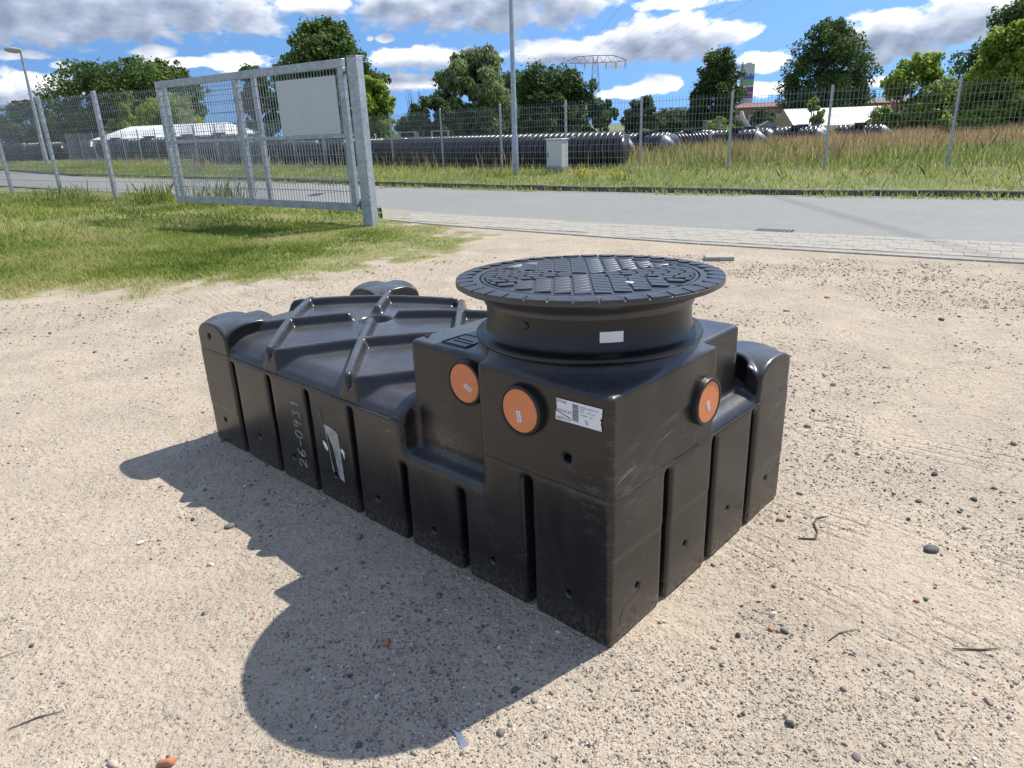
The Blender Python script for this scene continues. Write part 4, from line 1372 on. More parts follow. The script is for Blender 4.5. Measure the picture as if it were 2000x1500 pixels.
for i, (p, where) in enumerate(BACK):
    t = thing('flat_tank', 'flat black plastic tank stored in the back row ' + where, 'plastic tank', (p[0], p[1], 0.05), R(-10 + 7 * i), 'flat tanks in the back row')
    MB().box((-1.3, -0.6, 0), (1.3, 0.6, 0.78), 0.06).build('shell', M_DARKP, t)
    MB().box((-1.0, -0.65, 0.7805), (0.9, 0.65, 0.86), 0.03).build('lid', M_DARKP, t)
    for k in range(5):
        MB().box((-1.15 + k * 0.5, -0.64, 0.05), (-1.0 + k * 0.5, -0.602, 0.7)).build('side_rib', M_DARKP, t)
# pale steel racks
for i, (p, where) in enumerate((((-5.2, 41.0), 'right of the gate post'), ((-3.4, 41.0), 'left of the bare shrub'), ((12.9, 46.0), 'between the pale shrubs'))):
    t = thing('steel_rack', 'pale open steel frame standing among black tanks ' + where, 'rack', (p[0], p[1], 0.05))
    hh = 1.38
    for x in (-0.45, 0.45):
        for y_ in (-0.3, 0.3):
            MB().box((x - 0.025, y_ - 0.025, 0), (x + 0.025, y_ + 0.025, hh)).build('upright', M_GALV, t)
    for y_ in (-0.3, 0.3):
        MB().box((-0.476, y_ - 0.026, hh + 0.001), (0.476, y_ + 0.026, hh + 0.05)).build('rail', M_GALV, t)

# grey machine with two raised arms
mc = thing('grey_machine', 'pale grey machine with two raised arms beside the tan tent gable', 'machine', (19.0, 56.0, 0.0), R(-10))
MB().box((-1.1, -0.6, 0.5), (1.6, 0.6, 0.85), 0.05).build('deck', M_GREYC, mc)
for y_ in (-0.35, 0.35):
    MB().tube([(-0.5, y_, 0.8), (-1.0, y_, 1.5), (-1.15, y_, 2.0)], [0.13, 0.11, 0.07], 8).build('arm', M_CAB, mc, True)
MB().add([(0.0, -0.5, 0.86), (1.7, -0.5, 0.86), (0.8, -0.5, 1.25), (0.0, 0.5, 0.86), (1.7, 0.5, 0.86), (0.8, 0.5, 1.25)], [(0, 1, 2), (5, 4, 3), (0, 3, 4, 1), (1, 4, 5, 2), (2, 5, 3, 0)]).build('hood', M_GREYC, mc)
for x in (-0.8, 1.2):
    for y_ in (-0.62, 0.62):
        MB().lathe([(0, -0.1), (0.4, -0.1), (0.42, 0), (0.4, 0.1), (0, 0.1)], 16, 'y', (x, y_, 0.42)).build('wheel', M_RUB, mc, True, 40)

# ------------------------------------------------------------------ tents and buildings behind
def tent(name, label, loc, rz, L, Wd, eave, ridge, wall_m, gable_m, hip=0.0, cat='tent'):
    t = thing(name, label, cat, loc, rz)
    MB().box((-L / 2, -Wd / 2, 0), (L / 2, Wd / 2, eave)).build('wall', wall_m, t)
    o = 0.12
    a = [(-L / 2 - o, -Wd / 2 - o, eave + 0.003), (L / 2 + o, -Wd / 2 - o, eave + 0.003), (L / 2 + o, Wd / 2 + o, eave + 0.003), (-L / 2 - o, Wd / 2 + o, eave + 0.003),
         (-L / 2 - o + hip, 0, ridge), (L / 2 + o - hip, 0, ridge)]
    MB().add(a, [(0, 1, 5, 4), (2, 3, 4, 5), (3, 2, 1, 0)]).build('roof', M_TENT, t)
    MB().add([a[1], a[2], a[5]], [(0, 1, 2)]).build('gable', gable_m, t)
    MB().add([a[3], a[0], a[4]], [(0, 1, 2)]).build('gable', gable_m, t)
    return t
tl = tent('white_tent', 'long white roofed storage tent behind the tanks on the left', (-27.6, 64.5, 0), R(-14), 12.4, 6.0, 1.75, 2.75, M_TENTW, M_TENT, 1.6)
MB().box((3.2, -3.02, 0), (6.18, -3.003, 1.74)).build('white_wall_panel', M_TENT, tl)
tr_ = tent('white_tent', 'low white tent with a tan gable behind the tanks on the right', (26.4, 60.0, 0), R(10), 8.4, 3.2, 0.75, 2.05, M_TENT, M_TAN)

def house(label, loc, rz, L, Wd, eave, ridge, wall, nwin, hip=1.0):
    t = thing('brick_building', label, 'building', loc, rz)
    MB().box((-L / 2, -Wd / 2, 0), (L / 2, Wd / 2, eave)).build('wall', wall, t)
    o = 0.3
    a = [(-L / 2 - o, -Wd / 2 - o, eave + 0.01), (L / 2 + o, -Wd / 2 - o, eave + 0.01), (L / 2 + o, Wd / 2 + o, eave + 0.01), (-L / 2 - o, Wd / 2 + o, eave + 0.01), (-L / 2 + hip, 0, ridge), (L / 2 - hip, 0, ridge)]
    MB().add(a, [(0, 1, 5, 4), (2, 3, 4, 5), (1, 2, 5), (3, 0, 4), (3, 2, 1, 0)]).build('roof', M_ROOF, t)
    for k in range(nwin):
        x = -L / 2 + L * (k + 0.5) / nwin
        MB().box((x - 0.5, -Wd / 2 - 0.03, 0.9), (x + 0.5, -Wd / 2 - 0.004, 2.1)).build('window', M_TENTW, t)
    return t
house('brown roofed house left of the conical tree', (35.6, 160, 0), R(5), 10, 8, 2.0, 3.7, M_BRICK, 4, 3)
house('red brick hall between the conical and the round tree', (50.5, 148, 0), R(-4), 13, 9, 3.4, 4.3, M_BRICK, 5)
hb_ = house('red brick hall behind the white tent roof', (62.0, 122, 0), R(-6), 16, 9, 3.0, 3.7, M_BRICK, 6)
MB().box((-1.2, -4.6, 1.5), (-0.5, -4.56, 3.0)).build('magenta_banner', M_MAGENTA, hb_)
sg = thing('advertising_pylon', 'tall white advertising pylon with blue green and purple bands right of the conical tree', 'sign', (48.3, 150, 0), R(-14))
MB().box((-1.35, -0.3, 0.0), (1.35, 0.3, 11.4), 0.03).build('panel', M_WHITE, sg)
MB().box((-1.05, -0.42, 0.0), (-0.85, -0.305, 11.8)).build('mast', M_RUST, sg)
rr = random.Random(9)
for k in range(9):
    x = -0.8 + k * 0.235
    MB().box((x, -0.33, 8.6), (x + 0.2, -0.303, 9.4 + rr.uniform(-0.2, 0.4))).build('blue_bar', M_BLUE, sg)
MB().box((-0.8, -0.328, 7.55), (1.3, -0.303, 8.59)).build('green_band', M_GREEN, sg)
MB().box((-0.8, -0.328, 5.2), (1.3, -0.303, 7.2)).build('purple_band', M_PURP, sg)
MB().box((0.1, -0.338, 5.9), (1.1, -0.329, 6.4)).build('orange_mark', M_ORANGE, sg)
MB().box((-0.3, -0.5, 11.45), (0.8, 0.1, 11.6)).build('top_lamp', M_RUST, sg)

# ------------------------------------------------------------------ power line
py = thing('power_pylon', 'distant lattice power pylon with one wide crossarm above the dark tree', 'pylon', (40.8, 330, 0))
mt_ = MB()
TW = 0.12
for sx_ in (-1, 1):
    for sy_ in (-1, 1):
        mt_.bar((sx_ * 3.2, sy_ * 3.2, 0), (sx_ * 1.0, sy_ * 1.0, 25.5), TW)
        mt_.bar((sx_ * 1.0, sy_ * 1.0, 25.5), (sx_ * 0.8, sy_ * 0.8, 29), TW)
for k in range(9):
    z0, z1 = k * 3.0, k * 3.0 + 3.0
    w0, w1 = 3.2 - 2.2 * z0 / 25.5, 3.2 - 2.2 * min(z1, 25.5) / 25.5
    for sy_ in (-1, 1):
        mt_.bar((-w0, sy_ * w0, z0), (w1, sy_ * w1, z1), TW * 0.6)
        mt_.bar((w0, sy_ * w0, z0), (-w1, sy_ * w1, z1), TW * 0.6)
mt_.build('lattice_mast', M_RUST, py)
am = MB()
for sx_ in (-1, 1):
    for sy_ in (-1, 1):
        am.bar((0, sy_ * 0.8, 28.9), (sx_ * 8, sy_ * 0.7, 28.6), TW)
        am.bar((sx_ * 8, sy_ * 0.7, 28.6), (sx_ * 13.6, sy_ * 0.3, 26.6), TW)
        am.bar((0, sy_ * 0.8, 26.0), (sx_ * 13.6, sy_ * 0.3, 26.2), TW)
        xs = [0, 3.4, 6.8, 10.2, 13.0]
        for a, b in zip(xs[:-1], xs[1:]):
            zt_a = 28.9 if a < 8 else 28.6 - (a - 8) / 5.6 * 2
            am.bar((sx_ * a, sy_ * 0.6, 26.1), (sx_ * (a + b) / 2, sy_ * 0.6, 28.8 if (a + b) / 2 < 8 else 28.6 - ((a + b) / 2 - 8) / 5.6 * 2), TW * 0.6)
            am.bar((sx_ * b, sy_ * 0.6, 26.1), (sx_ * (a + b) / 2, sy_ * 0.6, 28.8 if (a + b) / 2 < 8 else 28.6 - ((a + b) / 2 - 8) / 5.6 * 2), TW * 0.6)
am.build('crossarm', M_RUST, py)
WX = [-12.8, -8.6, -4.6, 4.6, 8.8, 12.8]
for x in WX:
    MB().tube([(x, -0.25, 26.0), (x - 0.3, -0.25, 24.0), (x, -0.25, 23.2), (x + 0.3, -0.25, 24.0), (x, -0.25, 26.0)], 0.1, 5).build('insulator', M_RUST, py)
ORDW = ['leftmost', 'second from left', 'third from left', 'third from right', 'second from right', 'rightmost']
for i, x in enumerate(WX):
    pts = []
    for k in range(25):
        t = k / 24
        yy = 330 - t * 350
        pts.append((40.8 + x - 7.5 * t, yy, 23.2 - 10.0 * t * (1 - t) * 0.55 + 2.6 * t))
    o = MB().tube(pts, 0.024, 4, False).build('power_cable', M_RUST)
    tag(o, 'thin overhead power cable, %s of six running to the pylon' % ORDW[i], 'cable')

# ------------------------------------------------------------------ vegetation
LM = {'oak': leaf_mat('leaf_oak', (0.036, 0.066, 0.017), (0.095, 0.155, 0.034), (0.19, 0.26, 0.06)),
      'dark': leaf_mat('leaf_dark', (0.032, 0.06, 0.022), (0.082, 0.135, 0.042), (0.16, 0.23, 0.065)),
      'willow': leaf_mat('leaf_willow', (0.08, 0.115, 0.05), (0.22, 0.28, 0.12), (0.36, 0.42, 0.2)),
      'light': leaf_mat('leaf_light', (0.12, 0.19, 0.03), (0.29, 0.39, 0.06), (0.44, 0.52, 0.11), 0.5),
      'grey': leaf_mat('leaf_greygreen', (0.03, 0.05, 0.02), (0.09, 0.125, 0.05), (0.15, 0.19, 0.08))}
M_GRASS = leaf_mat('grass_blade', (0.13, 0.2, 0.035), (0.34, 0.41, 0.10), (0.58, 0.52, 0.26), 0.45)
M_SORREL = leaf_mat('red_sorrel', (0.36, 0.21, 0.1), (0.52, 0.36, 0.19), (0.6, 0.5, 0.28), 0.45)
M_YFLOW = leaf_mat('yellow_flower', (0.5, 0.32, 0.01), (0.62, 0.42, 0.01), (0.75, 0.55, 0.03), 0.3)

def leaves(C_, Nn, size, rg, stretch=1.0, vert=0.0, tone=None):
    """quads at points C_ facing about Nn"""
    n = len(C_)
    up = rg.normal(size=(n, 3))
    if vert:
        up = up * (1 - vert) + np.array([0, 0, 1.6]) * vert
    a = np.cross(Nn, up)
    a /= np.linalg.norm(a, axis=1)[:, None] + 1e-9
    b = np.cross(a, Nn)
    b /= np.linalg.norm(b, axis=1)[:, None] + 1e-9
    s_ = (size * rg.uniform(0.6, 1.35, n))[:, None]
    w_, l_ = a * s_ * 0.5, b * s_ * 0.5 * stretch
    # a diamond reads as a leaf spray
    V = np.stack([C_ - l_, C_ + w_, C_ + l_, C_ - w_], 1).reshape(-1, 3)
    F = np.arange(4 * n).reshape(n, 4)
    t = np.repeat(tone if tone is not None else rg.uniform(0, 1, n), 4)
    return V, F, t

def tree(name, label, pos, h, wd, kind='oak', shape='round', n=9000, leaf=0.3, base=0.12, seed=1, trunk=True, blobs=34, stretch=1.2, vert=0.0, lean=0.0, cat='tree', gap=0.5):
    rg = np.random.default_rng(seed)
    n = int(n * 2.3)
    blobs = int(blobs * 1.5)
    t = thing(name, label, cat, (pos[0], pos[1], 0.0))
    z0 = h * base
    H = h - z0
    cs, rs = [], []
    for i in range(blobs):
        for _ in range(50):
            q = rg.uniform(0, 1)
            if shape == 'round':
                rmax = math.sqrt(max(0, 1 - (2 * q - 0.9) ** 2)) if q < 0.95 else 0.3
            elif shape == 'cone':
                rmax = 0.25 + 0.85 * (1 - q) ** 0.75 * min(1, q * 5 + 0.45)
            elif shape == 'spread':
                rmax = (0.55 + 0.45 * math.sin(min(q * 2.2, 1.57))) if q < 0.6 else math.sqrt(max(0, 1 - ((q - 0.55) / 0.5) ** 2))
            elif shape == 'bush':
                rmax = math.sqrt(max(0, 1 - (q - 0.1) ** 2 / 0.9))
            else:
                rmax = 0.5 + 0.5 * math.sin(q * 3.0) if q < 0.8 else 0.45
            ph = rg.uniform(0, 2 * math.pi)
            rr_ = rmax * math.sqrt(rg.uniform(0.12, 1.0))
            c = np.array([math.cos(ph) * rr_ * wd * 0.40, math.sin(ph) * rr_ * wd * 0.40, z0 + q * H * 0.9])
            break
        r_ = wd * rg.uniform(0.06, 0.135)
        c[2] = min(c[2], h - r_ * 0.7)
        c[0] += lean * (c[2] - z0)
        cs.append(c)
        rs.append(r_)
    cs, rs = np.array(cs), np.array(rs)
    dd_ = rg.normal(size=(blobs * 4, 3)) + np.array([0, 0, 0.25])
    dd_ /= np.linalg.norm(dd_, axis=1)[:, None]
    k4 = np.repeat(np.arange(blobs), 4)
    cs0 = cs
    cs = np.r_[cs, cs[k4] + dd_ * (rs[k4] * rg.uniform(0.75, 1.25, blobs * 4))[:, None]]
    rs = np.r_[rs, rs[k4] * rg.uniform(0.25, 0.45, blobs * 4)]
    blobs = len(rs)
    w_ = rs ** 2 / (rs ** 2).sum()
    bi = rg.choice(blobs, n, p=w_)
    d = rg.normal(size=(n, 3))
    d /= np.linalg.norm(d, axis=1)[:, None]
    rad = rs[bi] * (0.45 + 0.62 * rg.uniform(0, 1, n) ** 0.55)
    C_ = cs[bi] + d * rad[:, None] * np.array([1, 1, 0.8])
    # ragged twigs that break the outline
    tw = rg.uniform(0, 1, n) < 0.13
    C_[tw] += d[tw] * (rs[bi][tw] * rg.uniform(0.05, 0.45, tw.sum()))[:, None]
    C_[:, 2] = np.clip(C_[:, 2], 0.05, h * 1.02)
    nn = d + rg.normal(size=(n, 3)) * 0.7 + np.array([0, 0, 0.35])
    nn /= np.linalg.norm(nn, axis=1)[:, None]
    bt = rg.uniform(0.15, 0.85, blobs)
    tone = np.clip(bt[bi] * 0.6 + rg.uniform(0, 0.45, n), 0, 1)
    V, F, tt = leaves(C_, nn, leaf * 0.62, rg, stretch, vert, tone)
    link('crown', np_mesh('crown', V, F, LM[kind], False, {'tone': tt}), t)
    if trunk:
        mb = MB()
        tr = max(0.05, wd * 0.028)
        top = np.array([lean * H * 0.6, 0, z0 + H * 0.62])
        mb.tube([(0, 0, -0.15), (0, 0, z0 * 0.6), (top[0] * 0.4, 0.05, z0 + H * 0.25), tuple(top)], [tr * 1.35, tr, tr * 0.75, tr * 0.25], 8)
        for k in rg.choice(len(cs0), min(len(cs0), 14), replace=False):
            st_ = np.array([0, 0, z0 + rg.uniform(-0.2, 0.35) * min(H, cs[k][2])])
            st_[2] = max(z0 * 0.7, min(st_[2], cs[k][2] * 0.8))
            md = (st_ + cs[k]) / 2 + rg.normal(size=3) * wd * 0.03
            mb.tube([tuple(st_), tuple(md), tuple(cs[k])], [tr * 0.5, tr * 0.33, tr * 0.12], 6)
        mb.build('trunk', M_BARK, t, True)
    return t

tree('oak_tree', 'broad dark oak behind the left fence', (-40.5, 82), 9.3, 18.5, 'oak', 'spread', 17000, 0.42, 0.05, 11, blobs=60)
tree('oak_tree', 'dark upper oak crown standing right in the left tree group', (-36.5, 84), 9.8, 9.5, 'oak', 'round', 9000, 0.42, 0.15, 12, blobs=30)
tree('field_maple', 'lighter green bushy tree seen through the left part of the gate', (-31.6, 72), 5.6, 8.4, 'light', 'bush', 6500, 0.3, 0.02, 13, blobs=30)
tree('field_maple', 'yellowish round shrub in front of the broad oak', (-36.2, 74), 5.0, 5.4, 'light', 'bush', 4000, 0.3, 0.02, 14, blobs=18)
tree('oak_tree', 'tall dark oak rising above the gate', (-15.8, 71), 11.3, 11.5, 'oak', 'round', 16000, 0.40, 0.08, 15, blobs=56)
tree('oak_tree', 'dark tree behind the left half of the gate', (-24.5, 76), 8.2, 7.2, 'dark', 'cone', 8000, 0.36, 0.03, 16, blobs=34)
tree('lime_tree', 'light green lower tree to the right of the gate post', (-10.4, 63), 6.3, 5.0, 'light', 'cone', 7500, 0.28, 0.02, 17, blobs=34)
tree('bird_cherry', 'small tree far off at the left edge of the picture', (-57, 92), 6.4, 10, 'grey', 'round', 7000, 0.4, 0.04, 18, blobs=36)
tree('thicket', 'dark distant thicket behind the far left tanks', (-47, 95), 5.2, 9, 'dark', 'bush', 5500, 0.4, 0.01, 19, blobs=30, cat='thicket')
tree('willow_tree', 'grey green upright willow left of the slim lamp post', (-1.9, 60), 7.7, 7.6, 'willow', 'round', 15000, 0.25, 0.05, 20, blobs=50, stretch=2.2, vert=0.65)
tree('hawthorn', 'low dark bush at the foot of the willow on its left', (-5.4, 57), 3.9, 4.6, 'dark', 'bush', 5000, 0.24, 0.01, 21, blobs=26)
tree('maple_tree', 'dark rounded tree right of the slim lamp post', (4.6, 65), 6.8, 8.2, 'dark', 'bush', 13000, 0.28, 0.03, 22, blobs=50)
tree('maple_tree', 'smaller dark tree on the right flank of the rounded tree', (7.9, 60), 3.6, 3.4, 'dark', 'bush', 4200, 0.24, 0.01, 23, blobs=24)
tree('hornbeam', 'small dark round tree standing alone over the tanks', (13.1, 70), 3.9, 4.3, 'dark', 'round', 5200, 0.24, 0.01, 24, blobs=30)
tree('hornbeam', 'dark conical tree left of the advertising pylon', (19.9, 70), 7.7, 6.9, 'dark', 'cone', 13000, 0.27, 0.01, 25, blobs=50)
tree('maple_tree', 'large dark round tree behind the tan tent gable', (28.4, 66.5), 9.2, 9.0, 'dark', 'round', 15000, 0.27, 0.06, 26, blobs=52)
tree('hazel', 'green bush at the right foot of the large round tree', (31.0, 66), 4.3, 4.1, 'grey', 'bush', 4200, 0.22, 0.01, 27, blobs=22)
tree('robinia', 'loose light green tree above the red weeds', (20.6, 38), 4.1, 4.4, 'light', 'round', 8000, 0.19, 0.03, 28, blobs=38, stretch=1.6, vert=0.3)
tree('robinia', 'tall yellow green tree at the right edge', (22.6, 34.5), 5.2, 4.6, 'light', 'cone', 10000, 0.18, 0.02, 29, blobs=44, stretch=1.6, vert=0.2)
tree('robinia', 'low yellow green tree filling the right corner', (25.4, 35), 4.0, 4.4, 'light', 'bush', 7000, 0.18, 0.02, 31, blobs=34, stretch=1.6)
tree('oak_tree', 'dark oak behind the yellow green trees at the right edge', (37.5, 55), 8.8, 10.5, 'dark', 'round', 14000, 0.28, 0.06, 30, blobs=52)
tree('sapling', 'small light sapling in front of the tan tent gable', (16.6, 40), 2.5, 1.5, 'light', 'cone', 1600, 0.16, 0.05, 32, blobs=16, stretch=1.6, vert=0.3)
tree('shrub', 'pale low shrub right of the lone round tree', (12.0, 52), 2.0, 2.4, 'grey', 'bush', 2600, 0.2, 0.01, 33, blobs=18, cat='shrub')
tree('shrub', 'bright low shrub at the foot of the conical tree', (14.4, 50), 1.6, 2.6, 'light', 'bush', 2600, 0.18, 0.01, 34, blobs=18, cat='shrub')
tree('shrub', 'pale shrub just left of the tan tent gable', (21.6, 62), 2.4, 2.8, 'grey', 'bush', 2800, 0.2, 0.01, 35, blobs=18, cat='shrub')
tree('shrub', 'bright small shrub low beside the dark rounded tree', (9.5, 50), 1.1, 1.6, 'light', 'bush', 1200, 0.16, 0.01, 36, blobs=12, cat='shrub')
tree('thicket', 'dense green thicket between the willow and the dark rounded tree', (1.5, 72), 6.3, 8.5, 'oak', 'bush', 5200, 0.28, 0.01, 41, blobs=30, cat='thicket')
tree('thicket', 'low green thicket at the left end of the willow', (-8.0, 70), 3.0, 5.5, 'grey', 'bush', 3400, 0.26, 0.01, 42, blobs=22, cat='thicket')
tree('thicket', 'low hedge behind the grey machine', (17.0, 74), 2.6, 7.0, 'grey', 'bush', 3400, 0.26, 0.01, 43, blobs=24, cat='thicket')
# bare shrub
bs = thing('bare_tree', 'leafless twiggy young tree left of the willow', 'tree', (-7.2, 62, 0))
mb = MB()
rg = np.random.default_rng(40)
for k in range(26):
    a = rg.uniform(0, 2 * math.pi)
    s_ = rg.uniform(0.15, 1.0)
    hh = rg.uniform(2.6, 4.8)
    mb.tube([(0, 0, 0.2), (math.cos(a) * s_ * 0.4, math.sin(a) * s_ * 0.4, hh * 0.55), (math.cos(a) * s_ * 0.75, math.sin(a) * s_ * 0.75, hh)], [0.05, 0.03, 0.012], 5, False)
mb.build('twigs', simple('dry_bark', (0.2, 0.17, 0.14), rough=0.9), bs)

def blades(x, y, z, hgt, wid, rg, lean=0.5, tone=None):
    n = len(x)
    a = rg.uniform(0, 2 * np.pi, n)
    l_ = rg.uniform(0.1, lean, n) * hgt
    b = rg.uniform(0, 2 * np.pi, n)
    P = np.c_[x, y, z]
    wv = np.c_[np.cos(a), np.sin(a), np.zeros(n)] * (wid / 2)[:, None]
    md = P + np.c_[np.cos(b) * l_ * 0.35, np.sin(b) * l_ * 0.35, hgt * 0.6]
    tp = P + np.c_[np.cos(b) * l_, np.sin(b) * l_, hgt]
    V = np.stack([P - wv, P + wv, md + wv * 0.6, tp, md - wv * 0.6], 1).reshape(-1, 3)
    F = np.arange(5 * n).reshape(n, 5)
    t = np.repeat(tone if tone is not None else rg.uniform(0, 1, n), 5)
    return V, F, t

def scatter(n, x0, x1, y0, y1, rg, ok):
    x = rg.uniform(x0, x1, n)
    y = rg.uniform(y0, y1, n)
    k = ok(x, y)
    return x[k], y[k]

def in_view(x, y):
    return (np.abs(np.arctan2(x, y)) < R(40))

# turf left of the sand
rg = np.random.default_rng(51)
xs, ys = [], []
for n, (a, b, c, d) in ((170000, (-9, -0.6, 6.8, 13)), (120000, (-22, -1.2, 10, 25))):
    x, y = scatter(n, a, b, c, d, rg, lambda x, y: in_view(x, y) & (line_side(x, y, EDGE) < -0.05))
    tv = turf_value(x, y)
    pr = sstep(-0.5, 1.1, tv) * (0.35 + 0.65 * sstep(0.3, 0.6, fbm(x * 1.7, y * 1.7, 61))) + 0.006 * (tv > -1.6) * (fbm(x * 5, y * 5, 77) > 0.62) * 8
    k = rg.uniform(0, 1, len(x)) < pr
    xs.append(x[k])
    ys.append(y[k])
x, y = np.concatenate(xs), np.concatenate(ys)
tv = turf_value(x, y)
dist = np.hypot(x, y)
hg = (0.025 + 0.05 * rg.uniform(0, 1, len(x)) ** 1.6) * (0.5 + 0.8 * fbm(x * 1.1, y * 1.1, 63)) * (0.6 + 0.5 * sstep(0, 1.5, tv))
hg = hg * (1 + 1.6 * (dist > 14) * rg.uniform(0, 1, len(x)) ** 3)
dry = fbm(x * 0.9, y * 0.9, 65)
tone = np.clip(0.26 + 0.45 * rg.uniform(0, 1, len(x)) + 1.5 * (dry - 0.5) + 0.25 * sstep(0.8, -0.2, tv), 0, 1)
V, F, t = blades(x, y, np.where(dist < 9, -0.012, -0.03), hg + 0.02, 0.006 + 0.0007 * dist, rg, 0.9, tone)
stuff(link('lawn_grass', np_mesh('lawn_grass', V, F, M_GRASS, False, {'tone': t})))
bpy.data.objects['lawn_grass']['label'] = 'short sunlit grass of the lawn around the gate'
bpy.data.objects['lawn_grass']['category'] = 'grass'

# verge grass between kerb and fence and the meadow behind
rg = np.random.default_rng(52)
x, y = scatter(430000, -40, 18, 9, 66, rg, lambda x, y: in_view(x, y) & (line_side(x, y, ROAD_FAR) > 0.14))
dv = line_side(x, y, ROAD_FAR)
k = (dv < 9.5) & (rg.uniform(0, 1, len(x)) < np.clip(1.15 - 0.11 * dv, 0.15, 1))
x, y, dv = x[k], y[k], dv[k]
dist = np.hypot(x, y)
hg = (0.05 + 0.12 * rg.uniform(0, 1, len(x)) ** 1.7) * (0.55 + 0.8 * fbm(x * 0.7, y * 0.7, 71))
hg = hg + 0.2 * (dv > 3.0) * rg.uniform(0, 1, len(x)) ** 2.5
tone = np.clip(0.2 + 0.48 * rg.uniform(0, 1, len(x)) + 0.9 * (fbm(x * 0.5, y * 0.5, 72) - 0.5) + 0.25 * sstep(3.2, 5.0, dv), 0, 1)
V, F, t = blades(x, y, np.full(len(x), 0.05), hg, 0.004 + 0.0008 * dist, rg, 0.9, tone)
vg = stuff(link('verge_grass', np_mesh('verge_grass', V, F, M_GRASS, False, {'tone': t})))
vg['label'] = 'long green grass on the verge across the road'
vg['category'] = 'grass'
# weeds growing in the road channel along the kerb
x, y = scatter(330000, -20, 14, 9, 40, rg, lambda x, y: in_view(x, y) & (np.abs(line_side(x, y, ROAD_FAR) + 0.06) < 0.3))
k = fbm(x * 1.1, y * 1.1, 74) + 0.25 * (line_side(x, y, ROAD_FAR) > -0.05) > 0.45
x, y = x[k], y[k]
V, F, t = blades(x, y, np.full(len(x), 0.0), 0.04 + 0.11 * rg.uniform(0, 1, len(x)) ** 2, np.full(len(x), 0.02), rg, 1.0, np.clip(rg.normal(0.55, 0.2, len(x)), 0, 1))
kg = stuff(link('kerb_weeds', np_mesh('kerb_weeds', V, F, M_GRASS, False, {'tone': t})))
kg['label'] = 'low weeds growing along the foot of the far kerb'
kg['category'] = 'weeds'
# meadow
x, y = scatter(150000, -2, 34, 18, 50, rg, lambda x, y: in_view(x, y) & (line_side(x, y, ROAD_FAR) > 6.5))
dv = line_side(x, y, ROAD_FAR)
k = rg.uniform(0, 1, len(x)) < np.where(x > 6 + (y - 25) * 0.2, 0.8, 0.3)
x, y, dv = x[k], y[k], dv[k]
hg = (0.2 + 0.4 * rg.uniform(0, 1, len(x)) ** 1.5) * sstep(6.3, 9.5, dv) + 0.08
V, F, t = blades(x, y, np.full(len(x), 0.05), hg, np.full(len(x), 0.035), rg, 0.5, np.clip(rg.normal(0.42, 0.2, len(x)), 0, 1))
mg = stuff(link('meadow_grass', np_mesh('meadow_grass', V, F, M_GRASS, False, {'tone': t})))
mg['label'] = 'tall green meadow grass behind the street fence'
mg['category'] = 'grass'
# red sorrel stalks
x, y = scatter(120000, -3, 36, 22, 48, rg, lambda x, y: in_view(x, y) & (line_side(x, y, ROAD_FAR) > 7.2))
dv = line_side(x, y, ROAD_FAR)
bias = sstep(2, 11, x - (y - 28) * 0.3) * 0.85 + 0.06
k = rg.uniform(0, 1, len(x)) < bias * sstep(0.3, 0.55, fbm(x * 0.5, y * 0.5, 81)) * sstep(7.0, 10.5, dv)
x, y = x[k], y[k]
hg = 0.45 + 0.4 * rg.uniform(0, 1, len(x)) + 0.15 * sstep(12, 24, x)
V, F, t = blades(x, y, np.full(len(x), 0.05), hg, np.full(len(x), 0.03), rg, 0.45, np.clip(rg.normal(0.45, 0.28, len(x)), 0, 1))
sgm = stuff(link('red_sorrel', np_mesh('red_sorrel', V, F, M_SORREL, False, {'tone': t})))
sgm['label'] = 'rust coloured sorrel weeds in the meadow on the right'
sgm['category'] = 'weeds'
# dry stalks behind the fence on the left half
x, y = scatter(9000, -30, 8, 24, 62, rg, lambda x, y: in_view(x, y) & (line_side(x, y, ROAD_FAR) > 4.2) & (line_side(x, y, ROAD_FAR) < 7.5))
k = fbm(x * 0.9, y * 0.9, 83) > 0.5
x, y = x[k], y[k]
hg = 0.3 + 0.55 * rg.uniform(0, 1, len(x))
V, F, t = blades(x, y, np.full(len(x), 0.05), hg, np.full(len(x), 0.02), rg, 0.3, np.clip(rg.normal(0.75, 0.2, len(x)), 0, 1))
ds = stuff(link('dry_stalks', np_mesh('dry_stalks', V, F, M_SORREL, False, {'tone': t})))
ds['label'] = 'dry straw coloured stalks along the foot of the street fence'
ds['category'] = 'weeds'

# single weeds with yellow flowers
def flower_clump(pos, h, wd, n, label, flowers=True):
    rg = np.random.default_rng(int(abs(pos[0] * 97) + abs(pos[1]) * 13))
    t = thing('weed_clump', label, 'weed', (pos[0], pos[1], 0.05))
    x, y = rg.normal(0, wd / 3, n), rg.normal(0, wd / 3, n)
    V, F, tt = blades(x, y, np.zeros(n), h * rg.uniform(0.4, 1, n), np.full(n, 0.03), rg, 0.6, np.clip(rg.normal(0.35, 0.2, n), 0, 1))
    link('foliage', np_mesh('foliage', V, F, M_GRASS, False, {'tone': tt}), t)
    if flowers:
        m_ = n // 2
        C_ = np.c_[rg.normal(0, wd / 3, m_), rg.normal(0, wd / 3, m_), h * rg.uniform(0.75, 1.1, m_)]
        nn = rg.normal(size=(m_, 3)) + np.array([0, 0, 1.5])
        nn /= np.linalg.norm(nn, axis=1)[:, None]
        V, F, tt = leaves(C_, nn, 0.07, rg)
        link('flowers', np_mesh('flowers', V, F, M_YFLOW, False, {'tone': tt}), t)
flower_clump((2.1, 19.6), 0.28, 0.6, 60, 'weed with yellow flowers on the verge below the grey cabinet')
flower_clump((3.0, 19.4), 0.25, 0.5, 50, 'second yellow flowering weed right of the cabinet')
